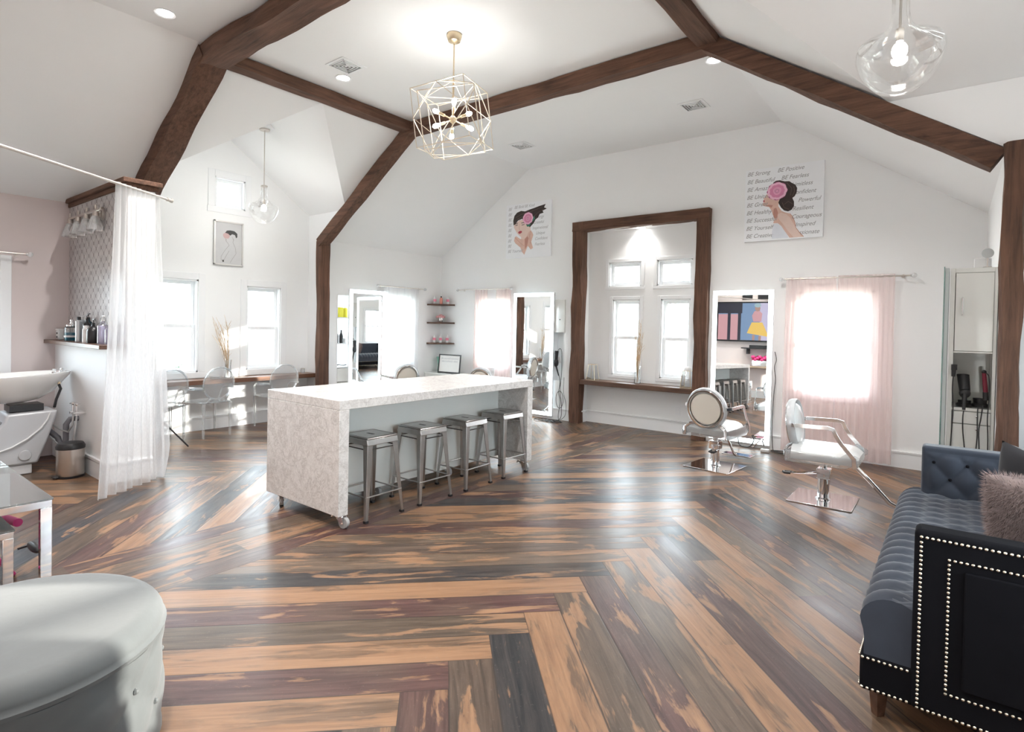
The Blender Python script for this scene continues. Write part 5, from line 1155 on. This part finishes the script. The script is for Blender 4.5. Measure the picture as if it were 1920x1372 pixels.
cushion('fur_pillow', 'shaggy pinkish taupe fur pillow on the sofa', flat('taupe_fur', (.30, .23, .22), .9, var=.35, vs=30), (.36, 3.70, .655), .44, .34, .20, Matrix.Rotation(-.35, 3, 'Z') @ Matrix.Rotation(.25, 3, 'X'), fur=True)

# ------------------------------------------------------------ tall cabinet at the right with styling tools
cb = thing('tall_cabinet', 'tall glossy white cabinet behind the right hand post', 'cabinet'); X0, X1, Y0, Y1, ZT = -.034, .244, 5.45, 5.90, 2.017
m = MB(); m.bx(X0, X0 + .03, Y0, Y1, 0, ZT); m.bx(X1 - .02, X1, Y0, Y1, 0, ZT); m.bx(X0 + .03, X1 - .02, Y1 - .02, Y1, 0, ZT); m.bx(X0 + .03, X1 - .02, Y0, Y1 - .02, ZT - .035, ZT); m.bx(X0 + .03, X1 - .02, Y0 + .001, Y1 - .02, 1.380, 1.392); m.bx(X0 + .03, X1 - .02, Y0 - .01, Y1 - .02, .945, .968); m.bx(X0 + .03, X1 - .02, Y0 + .01, Y1 - .02, .0, .05); obj('carcass', m, LACQ, cb, bevel=.002)
d_ = obj('door', MB().bx(X0 + .034, X1 - .022, Y0 - .006, Y0 + .012, 1.394, ZT - .038), LACQ, cb, bevel=.002); m = MB(); m.tube([(X0 + .075, Y0 - .006, 1.665), (X0 + .075, Y0 - .026, 1.672), (X0 + .075, Y0 - .026, 1.788), (X0 + .075, Y0 - .006, 1.795)], .006, 8); obj('handle', m, CHROME, d_, smooth=True)
for z0, z1 in ((.85, .94), (.45, .845), (.055, .445)):
    dr = obj('drawer', MB().bx(X0 + .034, X1 - .022, Y0 - .006, Y0 + .012, z0, z1), LACQ, cb, bevel=.002); m = MB(); m.ball(((X0 + X1) / 2 + .04, Y0 - .012, z1 - .03), .010, 10); obj('knob', m, CHROME, dr, smooth=True)
gm = thing('leaning_glass_mirror', 'tall thin mirror seen edge on beside the right cabinet', 'mirror'); obj('mirror_glass', MB().bx(-.074, -.068, 5.42, 5.86, .02, 2.03), clear('green_glass_edge', (.45, .68, .64), .03, .3, 1, .15), gm); obj('backing', MB().bx(-.066, -.042, 5.43, 5.85, .02, 2.02), flat('pale_grey_backing', (.55, .60, .60), .5), gm)
def cord(label, pts, r=.005, name='electric_cable', n=6, mat=None):
    P_ = [Vector(p) for p in pts]; out = []      # smooth the polyline
    for i in range(len(P_) - 1):
        p0, p1, p2, p3 = P_[max(i - 1, 0)], P_[i], P_[i + 1], P_[min(i + 2, len(P_) - 1)]
        for k in range(6): s = k / 6; out.append(.5 * ((2 * p1) + (p2 - p0) * s + (2 * p0 - 5 * p1 + 4 * p2 - p3) * s * s + (3 * p1 - p0 - 3 * p2 + p3) * s ** 3))
    out.append(P_[-1]); m = MB(); m.tube(out, r, n); return setp(obj(name, m, mat or BLACK, smooth=True), label, 'cord')
yt_ = Y0 - .02
t = thing('hair_dryer', 'black hair dryer hanging nose up in the right cabinet niche', 'hair dryer', (.072, Y0 + .050, 0)); m = MB(); m.ball((0, 0, 1.075), .036, 16, sc=(1, 1, 1.1)); m.cyl((0, 0, 1.09), (-.012, .06, 1.20), .034, .038, 20); obj('barrel', m, BLACK, t, smooth=True); m = MB(); m.cyl((0, -.03, 1.07), (-.004, -.07, .955), .017, .010, 14); obj('handle', m, BLACK, t, smooth=True); m = MB(); m.lathe([(.039, 1.198), (.039, 1.212), (.025, 1.215)], (-.013, .063, 0), 18); obj('intake_grille', m, DSTEEL, t, smooth=True)
m = MB(); m.lathe([(.02, .9685), (.052, .970), (.054, .985), (.040, .995), (.040, 1.015)], n=24); o = setp(obj('tool_holder', m, BLACK, loc=(.072, Y0 + .12, 0), smooth=True), 'black ring holder around the hair dryer in the right cabinet', 'holder')
t = thing('curling_iron', 'dark red handled curling iron standing in the cabinet niche by the post', 'curling iron', (.185, Y0 + .06, 0)); m = MB(); m.cyl((.008, 0, 1.09), (-.004, 0, 1.235), .015, .013, 14); obj('handle', m, flat('dark_red', (.20, .01, .03), .35), t, smooth=True); m = MB(); m.cyl((.01, 0, 1.03), (.008, 0, 1.09), .017, n=12); m.ball((-.004, 0, 1.24), .016, 10); obj('barrel', m, BLACK, t, smooth=True)
m = MB(); m.lathe([(.02, .9685), (.050, .970), (.054, .985), (.040, 1.0), (.044, 1.035), (.036, 1.035)], n=20); setp(obj('tool_holder', m, BLACK, loc=(.165, Y0 + .14, 0), smooth=True), 'black holder under the red curling iron in the right cabinet', 'holder')
t = thing('flat_iron', 'black flat iron hanging at the left of the right cabinet niche', 'flat iron', (-.0, Y0 - .02, 0)); m = MB(); m.cyl((0, 0, 1.20), (.004, -.006, 1.285), .012, .017, 12); m.box((.004, 0, 1.27), (.036, .022, .04)); obj('body', m, BLACK, t, smooth=True)
cord('black cord dropping from the flat iron down the left of the right cabinet', [(0, Y0 - .03, 1.20), (-.003, yt_, 1.1), (.004, yt_, .95), (0, yt_, .8), (-.01, yt_, .5), (-.012, yt_, .2), (-.012, yt_, .03)], .004)
cord('black cord hanging from the hair dryer handle over the drawers', [(.068, Y0 - .035, .95), (.064, yt_ - .02, .90), (.066, yt_ - .01, .80), (.08, yt_, .65), (.10, yt_, .4), (.11, yt_, .05)], .004)
cord('black cord left of the two thin cords under the curling iron', [(.15, Y0 - .01, .98), (.148, yt_, .92), (.15, yt_, .75), (.142, yt_, .55), (.145, yt_, .05)], .004)
cord('wavy black cord in the middle of the bundle under the curling iron', [(.178, Y0 - .01, 1.0), (.168, yt_ - .01, .9), (.158, yt_ - .012, .8), (.165, yt_ - .012, .6), (.165, yt_, .1)], .004)
cord('rightmost black cord in the bundle, next to the timber post', [(.19, Y0 + .02, 1.235), (.206, yt_, 1.21), (.212, yt_, 1.08), (.205, yt_ - .01, .9), (.212, yt_, .7), (.21, yt_, .1)], .0035)
t = thing('small_box', 'white box on top of the right cabinet', 'box', (.15, Y0 + .12, ZT)); obj('box_body', MB().bx(-.045, .055, -.04, .05, .001, .075), WHT, t, bevel=.003)
t = thing('round_hand_mirror', 'small round grey mirror standing on the right cabinet', 'mirror', (.18, Y0 + .02, ZT)); m = MB(); m.cyl((0, 0, .105), (0, .012, .107), .036, n=28); obj('mirror_disc', m, flat('grey_mirror_face', (.45, .47, .47), .3, .4), t, smooth=True); m = MB(); m.cyl((0, .005, .001), (0, .006, .07), .005, n=8); m.lathe([(.026, .0005), (.026, .006)], n=16); obj('stand', m, NICKEL, t, smooth=True)

# ------------------------------------------------------------ niche between middle mirror and alcove
t = thing('wall_niche_unit', 'slim white recessed unit between the middle mirror and the alcove', 'cabinet'); n0, n1, nz0, nz1 = NICHE
m = MB(); m.bx(n0, n1, YA + .14, YA + .155, nz0, nz1); m.bx(n0, n0 + .012, YA, YA + .14, nz0, nz1); m.bx(n1 - .012, n1, YA, YA + .14, nz0, nz1); m.bx(n0 + .012, n1 - .012, YA, YA + .14, nz0, nz0 + .012); m.bx(n0 + .012, n1 - .012, YA, YA + .14, nz1 - .012, nz1); obj('recess_box', m, WHITE, t)
d_ = obj('door', MB().bx(n0 - .01, n1 + .01, YA - .018, YA - .002, 1.42, nz1 + .012), LACQ, t, bevel=.002); m = MB(); m.ball((n1 - .08, YA - .024, 1.63), .009, 8); obj('knob', m, DSTEEL, d_, smooth=True)
t = thing('hair_dryer', 'black hair dryer hanging beside the middle lighted mirror', 'hair dryer', (-5.085, YA - .06, 0)); m = MB(); m.ball((0, 0, .93), .06, 16, sc=(.7, .8, 1.2)); m.cyl((0, 0, .98), (.01, 0, 1.12), .028, .035, 14); obj('barrel', m, BLACK, t, smooth=True); m = MB(); m.cyl((.0, -.01, .90), (.06, 0, .72), .016, .010, 10); obj('handle', m, BLACK, t, smooth=True)
m = MB(); m.bx(-.03, .06, .03, .058, .93, 1.02); obj('wall_hook', m, WHT, t)
yc = YA - .05
cord('black cord looping over the hook beside the middle mirror and down to the floor', [(-5.06, yc, 1.12), (-5.02, yc, 1.16), (-4.985, yc, 1.10), (-4.98, yc, .8), (-5.0, yc, .5), (-4.97, yc, .25), (-4.95, yc - .05, .05), (-5.02, yc - .15, .01), (-5.15, yc - .18, .01)])
cord('twisted black cord hanging from the dryer handle', [(-5.025, yc, .72), (-5.0, yc - .01, .6), (-5.02, yc - .01, .45), (-4.99, yc - .01, .3), (-5.0, yc - .04, .1), (-4.93, yc - .12, .012), (-4.85, yc - .16, .01), (-4.9, yc - .26, .01), (-5.1, yc - .22, .01)])
cord('thin black cord bowing out to the right by the timber frame', [(-4.93, yc, .70), (-4.92, yc - .02, .45), (-4.86, yc - .04, .28), (-4.85, yc - .08, .1), (-4.95, yc - .14, .012), (-5.05, yc - .2, .01)], .0035)
cord('coil of black cord lying on the floor by the middle mirror', [(-5.3 + .1 * math.cos(a * .9) * (1 + .2 * math.sin(a * 2.3)) + .012 * a, 7.50 + .07 * math.sin(a * .9), .008 + .004 * (a % 3)) for a in range(0, 34, 1)], .0045)
m = MB(); m.tube([(-4.99 + .07 * math.cos(a), yc - .03 + .0 * a, .34 + .14 * math.sin(a)) for a in [k * .5 for k in range(26)]], .004, 6); setp(obj('electric_cable', m, BLACK, smooth=True), 'looped bundle of black cord hanging above the floor coil', 'cord')

# ------------------------------------------------------------ recessed shelf unit by the post
ru = thing('recessed_shelf_unit', 'white recessed shelves and drawers beside the tall timber post', 'shelf unit'); a0, a1, z0_, z1_ = CABH
m = MB(); m.bx(XL - .42, XL - .40, a0, a1, z0_, z1_); m.bx(XL - .40, XL + .004, a0, a0 + .014, z0_, z1_); m.bx(XL - .40, XL + .004, a1 - .014, a1, z0_, z1_); m.bx(XL - .40, XL + .004, a0 + .014, a1 - .014, z1_ - .016, z1_)
obj('carcass', m, WHITE, ru)
for z in (1.60, 1.18, .80): obj('shelf', MB().bx(XL - .40, XL + .002, a0 + .014, a1 - .014, z - .018, z), TRIM, ru)
for z0, z1 in ((.56, .775), (.32, .55)):
    dr = obj('drawer', MB().bx(XL - .38, XL + .006, a0 + .016, a1 - .016, z0, z1), LACQ, ru, bevel=.002); m = MB(); m.ball((XL + .014, (a0 + a1) / 2, (z0 + z1) / 2), .010, 8); obj('knob', m, CHROME, dr, smooth=True)
YEL = flat('yellow_pack', (.72, .66, .06), .4)
setp(obj('yellow_box', MB().bx(XL - .14, XL - .06, 5.50, 5.59, 1.601, 1.76), YEL, bevel=.003), 'yellow box on the top shelf beside the timber post', 'box')
bottle('yellow_bottle', 'yellow bottle with pale cap next to the yellow box', 'bottle', (XL - .08, 5.64, 1.6005), [(.035, 0), (.036, .01), (.036, .14), (.02, .155)], YEL, (.02, .035), WHT)
bottle('black_bottle', 'left dark bottle on the middle recessed shelf', 'bottle', (XL - .08, 5.48, 1.1805), [(.027, 0), (.028, .01), (.028, .12), (.012, .16)], BLKB, (.012, .035), BLACK)
bottle('black_bottle', 'right dark bottle on the middle recessed shelf', 'bottle', (XL - .07, 5.555, 1.1805), [(.03, 0), (.031, .01), (.031, .12), (.012, .17)], BLKB, (.012, .04), BLACK)
bottle('white_tub', 'small white tub next to the dark bottles in the recess', 'tub', (XL - .07, 5.63, 1.1805), [(.03, 0), (.03, .06)], WHT, (.031, .015), WHT)
m = MB(); m.tube([(XL - .1, 5.46, .812), (XL - .08, 5.52, .83), (XL - .07, 5.6, .815), (XL - .07, 5.66, .825)], .012, 8, ry=.008); setp(obj('hair_clip_set', m, BLACK, smooth=True), 'black styling tool lying on the lowest open shelf', 'styling tool')

# ------------------------------------------------------------ corner shelves and bottles
PINKP = flat('pink_print', (.82, .25, .36), .4); CORAL = flat('coral_liquid', (.85, .35, .28), .3); ROSEP = flat('rose_petal', (.80, .42, .44), .7, var=.2, vs=30)
def cshelf(z, label):
    m = MB(); m.prism([(XL, YA), (XL, YA - .37), (XL + .05, YA - .375), (XL + .18, YA - .30), (XL + .30, YA - .18), (XL + .375, YA - .05), (XL + .37, YA)], z, z + .03, 'z')
    setp(obj('corner_shelf', m, WALNUT, bevel=.004), label, 'shelf', 'three corner shelves')
cshelf(1.865, 'top dark wooden corner shelf'); cshelf(1.525, 'middle dark wooden corner shelf'); cshelf(1.14, 'lowest dark wooden corner shelf')
cxs = [(XL + .075, YA - .24), (XL + .16, YA - .16), (XL + .25, YA - .075)]
for z, row in ((1.8955, 'top'), (1.1705, 'lowest')):
    for k, (x, y) in enumerate(cxs):
        s = ('left', 'middle', 'right')[k]; co = row == 'top' and k == 1
        bottle('cream_bottle', ('coral bottle with black cap in the middle of the top corner shelf' if co else '%s white and pink bottle on the %s corner shelf' % (s, row)), 'bottle', (x, y, z), [(.027, 0), (.028, .006), (.028, .095), (.022, .12)], CORAL if co else WHT, (.014, .025), BLACK if co else WHT, group='bottles on the corner shelves', band=(.0286, .045, .09), bandm=CORAL if co else PINKP)
fp = thing('flower_pot', 'bunch of pale pink roses in a silver pot on the middle corner shelf', 'flowers', (XL + .15, YA - .15, 1.5555)); m = MB(); m.lathe([(.038, 0), (.05, .075), (.046, .075)], n=20); obj('pot', m, CHROME, fp, smooth=True)
for k in range(14):
    a = k * 2.4; r = .07 * math.sqrt(k / 14); m = MB(); cc = Vector((r * math.cos(a), r * math.sin(a), .13 - r * .5)); [m.ball(cc + Vector((.008 * math.cos(q), .008 * math.sin(q), .004 * (q % 2))), .024, 8, sc=(1, 1, .8)) for q in (0, 2, 4)]; obj('rose', m, ROSEP, fp, smooth=True)
# low cabinet in the corner, vase and sign
ct = thing('corner_cabinet', 'low white cabinet in the corner behind the island carrying the framed sign', 'cabinet'); obj('cabinet_body', MB().bx(XL + .03, -7.05, YA - .42, YA - .03, .0, .60), LACQ, ct, bevel=.004); obj('cabinet_top', MB().bx(XL + .028, -7.03, YA - .44, YA - .028, .6005, .625), LACQ, ct, bevel=.004)
m = MB(); pr = [(.040, 0), (.045, .01), (.038, .10), (.042, .18), (.062, .27), (.064, .275), (.058, .272), (.036, .17), (.032, .10), (.035, .02)]; m.lathe(pr, n=10); setp(obj('glass_vase', m, flat('seafoam_glass', (.24, .52, .42), .15, coat=.5), loc=(XL + .12, YA - .13, .6255)), 'ribbed sea green vase in the corner under the shelves', 'vase')
sg = thing('framed_sign', 'black framed sign with two lines of grey writing behind the island', 'sign', (-7.29, YA - .27, .6255)); sg.rotation_euler = (-.12, 0, .12)
m = MB(); FW, FH = .50, .34
for a in ((-FW / 2, -FW / 2 + .02, 0, FH), (FW / 2 - .02, FW / 2, 0, FH), (-FW / 2, FW / 2, 0, .02), (-FW / 2, FW / 2, FH - .02, FH)): m.bx(a[0], a[1], -.018, 0, a[2], a[3])
obj('frame', m, BLACK, sg, bevel=.002); obj('paper', MB().bx(-FW / 2 + .02, FW / 2 - .02, -.008, -.001, .02, FH - .02), flat('sign_paper', (.78, .77, .75), .8), sg)
lettering(sg, 'Be yourself everyone', 0, .25, .045, -.0085, align='CENTER', mat=INKL); lettering(sg, 'else is already taken', 0, .20, .045, -.0085, align='CENTER', mat=INKL)

# ------------------------------------------------------------ things on ledge and sill
def branches(label, loc, h, seed, n=22, spread=.16, lean=(0, 0), ph=.26):
    rnd = random.Random(seed); t = thing('dried_branches', label, 'dried branches', loc); bm = MB()
    for k in range(n):
        a = rnd.uniform(0, 2 * PI); s = spread * rnd.uniform(.2, 1); L2 = h * rnd.uniform(.6, 1); pts = []; kink = rnd.uniform(0, 6)
        for i in range(9):
            f = i / 8; pts.append(Vector((math.cos(a) * s * f ** 1.4 + lean[0] * f * f + .015 * math.sin(f * 7 + kink) * f, math.sin(a) * s * f ** 1.4 + lean[1] * f * f + .015 * math.cos(f * 6 + kink) * f, .02 + L2 * f)))
        bm.tube(pts, [.0035 * (1 - .6 * i / 8) for i in range(9)], 5)
        for q in range(3): i = rnd.randint(3, 7); d = Vector((rnd.uniform(-1, 1), rnd.uniform(-1, 1), 1.2)).normalized() * rnd.uniform(.05, .12); bm.tube([pts[i], pts[i] + d * .6, pts[i] + d + Vector((rnd.uniform(-.01, .01), 0, 0))], [.002, .0016, .001], 4)
    obj('twigs', bm, TWIG, t, smooth=True); m = MB(); m.lathe([(.045, .0), (.05, .01), (.038, ph * .6), (.048, ph)], n=24, cap=False); m.lathe([(.047, .004), (.05, .006)], n=24); obj('glass_vase', m, GLASS, t, smooth=True)
branches('pale dried curly branches in a glass vase on the ledge between the left windows', (-7.99, 3.80, .7155), .86, 3, spread=.14, lean=(.06, -.16))
branches('tall dried branches in a glass vase on the alcove sill between the windows', (-3.72, YA + .08, .6905), .95, 9, 20, .10)
bottle('candle_jar', 'tiny clear candle jar at the right end of the ledge', 'jar', (-8.03, 4.98, .7155), [(.03, 0), (.032, .01), (.032, .06)], clear('jar_glass', (.95, .95, .95), .05, .4, 1, .2), (.033, .012), NICKEL, n=16)
t = thing('eyeglasses', 'thin wire eyeglasses lying on the ledge by the curtain', 'eyeglasses', (-7.96, 2.95, .717)); m = MB()
for s in (-1, 1): m.tube([(.0, s * .035 + .025 * math.cos(a), .014 + .014 * math.sin(a)) for a in [k * PI / 6 for k in range(12)]], .002, 5, closed=True)
obj('rims', m, DSTEEL, t, smooth=True); m = MB(); [m.tube([(0, s * .06, .018), (.12, s * .055, .01)], .002, 5) for s in (-1, 1)]; obj('temple_arms', m, DSTEEL, t, smooth=True)
m = MB(); m.lathe([(.06, 0), (.085, .03), (.08, .03), (.058, .008)], n=24); setp(obj('clear_dish', m, ACRYL, loc=(-7.97, 3.62, .7155), smooth=True), 'low clear dish on the ledge beside the dried branches', 'dish')
def lantern(loc, label, hh):
    t = thing('gold_lantern', label, 'lantern', loc); m = MB(); a, b = .075, .05
    for s in (-1, 1):
        for q in (-1, 1): m.tube([(s * a, q * a, 0), (s * b, q * b, hh)], .004, 4)
        m.tube([(s * a, -a, .004), (s * a, a, .004)], .004, 4); m.tube([(-a, s * a, .004), (a, s * a, .004)], .004, 4); m.tube([(s * b, -b, hh), (s * b, b, hh)], .004, 4); m.tube([(-b, s * b, hh), (b, s * b, hh)], .004, 4)
    obj('wire_frame', m, GOLD, t); m = MB(); vs = [(-a, -a, .008), (a, -a, .008), (a, a, .008), (-a, a, .008), (-b, -b, hh - .004), (b, -b, hh - .004), (b, b, hh - .004), (-b, b, hh - .004)]; m.add(vs, [(0, 1, 5, 4), (1, 2, 6, 5), (2, 3, 7, 6), (3, 0, 4, 7)]); obj('glass_panes', m, GLASS, t); return t
lantern((-4.47, YA + .06, .6905), 'gold wire lantern at the left end of the alcove sill', .24)
l2 = lantern((-2.94, YA + .04, .6905), 'gold wire lantern with white dome at the right end of the alcove sill', .24); m = MB(); m.lathe([(.055, .243), (.05, .275), (.03, .295), (.004, .30)], n=20); obj('dome', m, WHT, l2, smooth=True)

# ------------------------------------------------------------ outlets and switches
def plate(label, loc, rz, cat='outlet', w_=.075, h=.12):
    t = thing('outlet_plate' if cat == 'outlet' else 'switch_plate', label, cat, loc, rz); obj('plate', MB().bx(-w_ / 2, w_ / 2, -.006, 0, -h / 2, h / 2), TRIM, t, bevel=.002)
    m = MB(); [m.bx(-.016, .016, -.008, -.006, z - .014, z + .014) for z in ((-.022, .022) if cat == 'outlet' else (0,))]; obj('socket' if cat == 'outlet' else 'rocker', m, WHITE, t, bevel=.001)
plate('white outlet under the sill at the left of the alcove', (-4.23, YALC - .001, .37), 0); plate('white outlet under the sill behind the round backed chair', (-3.13, YALC - .001, .33), 0); plate('white light switch just right of the tall timber post', (XL + .001, 5.32, 1.15), PI / 2, 'switch')
cord('thin dark cord hanging down the wall right of the large mirror', [(-1.79, YA - .03, 1.25), (-1.77, YA - .03, 1.15), (-1.79, YA - .03, 1.05), (-1.775, YA - .03, .9), (-1.79, YA - .03, .7), (-1.80, YA - .04, .3), (-1.78, YA - .06, .03), (-1.74, YA - .12, .008)], .004)
cord('black cords tangled on the floor between the large mirror and pink curtain', [(-1.74, YA - .12, .012), (-1.6, YA - .17, .008), (-1.5, YA - .12, .012), (-1.45, YA - .18, .008), (-1.62, YA - .22, .008), (-1.78, YA - .16, .012), (-1.7, YA - .10, .016), (-1.5, YA - .15, .02), (-1.38, YA - .2, .008)], .0055)
cord('black cord looping from under the large mirror', [(-2.20, YA - .10, .16), (-2.16, YA - .14, .03), (-2.05, YA - .12, .02), (-2.0, YA - .10, .10), (-2.03, YA - .08, .16)], .007)
t = thing('power_adapter', 'white plug adapter on the floor below the large mirror', 'adapter', (-1.83, YA - .22, .001)); obj('adapter_body', MB().bx(-.05, .05, -.03, .03, 0, .035), WHT, t, bevel=.006)
for x in (-1.95,):
    m = MB(); m.tube([(x - .05, YA - .12, .02), (x, YA - .15, .08), (x + .05, YA - .12, .14), (x + .08, YA - .1, .05)], .010, 6); setp(obj('metal_bracket', m, CHROME, smooth=True), 'chrome bracket showing below the large mirror', 'bracket')

# ------------------------------------------------------------ front wall seen in the mirror
tv = thing('television', 'wall television showing a woman in a yellow skirt, seen in the large mirror', 'television', (-4.28, YB + .02, 2.03), PI)
TW, TH = 1.9, 1.08
obj('bezel', MB().bx(-TW / 2, TW / 2, -.06, 0, -TH / 2, TH / 2), BLACK, tv, bevel=.01)
scr = [emis('tv_blue', (.25, .38, .60), 0.30), emis('tv_pink', (.80, .42, .45), 0.30), emis('tv_dark', (.03, .03, .06), 0.24), emis('tv_yellow', (.95, .62, .14), 0.34), emis('tv_skin', (.60, .36, .30), 0.28), emis('tv_lilac', (.72, .66, .88), 0.30), emis('tv_teal', (.45, .62, .68), 0.30)]
m = MB(); sw, sh = TW / 2 - .04, TH / 2 - .04
for q_ in scr: q_.node_tree.nodes['Principled BSDF'].inputs['Base Color'].default_value = (.01, .01, .01, 1)
def fl_(pts, mi, d): layer(m, [(-x_, y_) for x_, y_ in pts], d, mi)
fl_([(-sw, -sh), (sw, -sh), (sw, sh), (-sw, sh)], 0, .0605); fl_([(sw * .2, -sh), (sw, -sh), (sw, sh), (sw * .2, sh)], 5, .0607) ; fl_([(-sw, -sh), (-sw * .35, -sh), (-sw * .35, sh * .4), (-sw, sh * .4)], 1, .0608)
for x in (-sw * .72, -sw * .42): fl_([(x, -sh), (x + .08, -sh), (x + .08, sh * .6), (x, sh * .6)], 2, .0609)
fl_([(-sw, sh * .45), (-sw * .3, sh * .45), (-sw * .3, sh), (-sw, sh)], 2, .0608)
fl_([(-.02, -.02), (.25, -.02), (.42, -sh * .8), (-.14, -sh * .62)], 3, .0612); fl_([(.02, 0), (.22, 0), (.24, .22), (.16, .30), (.04, .28), (-.02, .16)], 1, .0613)
fl_([(.12 + .07 * math.cos(a), .36 + .09 * math.sin(a)) for a in [k * .7 for k in range(9)]], 4, .0614); fl_([(.12 + .09 * math.cos(a), .44 + .06 * math.sin(a)) for a in [k * .7 for k in range(9)]], 6, .0615); fl_([(.0, -sh * .7), (.07, -sh * .7), (.06, -sh), (.0, -sh)], 4, .0611); fl_([(.16, -sh * .75), (.23, -sh * .75), (.22, -sh), (.16, -sh)], 4, .0611)
obj('screen', m, scr, tv)
t = thing('tv_shelf', 'black wall shelf with a set top box under the television', 'shelf', (-4.0, YB + .001, 1.30), PI); m = MB(); m.bx(-.5, .5, -.28, 0, .0, .03); m.bx(-.38, -.34, -.2, 0, -.14, 0); m.bx(.34, .38, -.2, 0, -.14, 0); obj('shelf_board', m, BLACK, t); obj('media_box', MB().bx(-.3, .3, -.24, -.04, .0305, .10), BLACK, t)
for k, x in enumerate((-4.45, -4.05, -3.65, -3.25)):
    t = thing('small_picture', 'small black frame in the row above the television, number %s from the left' % ('one', 'two', 'three', 'four')[k], 'picture', (x, YB + .001, 2.74), PI, 'black frames over the television'); obj('frame', MB().bx(-.13, .13, -.02, 0, -.10, .04), BLACK, t)
t = thing('console_shelf', 'pale wooden console shelf on the blush wall, seen in the large mirror', 'shelf', (-4.1, YB + .001, .80), PI); obj('shelf_board', MB().bx(-.7, .9, -.30, 0, 0, .04), wood('pale_oak', (.35, .26, .18), (.55, .43, .32)), t, bevel=.004)
t = thing('pink_bouquet', 'bright pink flowers in a silver mirrored box, seen in the large mirror', 'flowers', (-4.0, YB + .17, .842)); obj('box_vase', MB().bx(-.22, .22, -.07, .07, 0, .16), CHROME, t, bevel=.01)
for k in range(16):
    m = MB(); m.ball((-.2 + .4 * (k % 8) / 7, -.04 + .08 * (k // 8), .175 + .035 * ((k * 7) % 3)), .055, 10, sc=(1, 1, .8)); obj('flower', m, flat('hot_pink_petal', (.85, .06, .25), .6, var=.2) if k == 0 else bpy.data.materials['hot_pink_petal'], t, smooth=True)
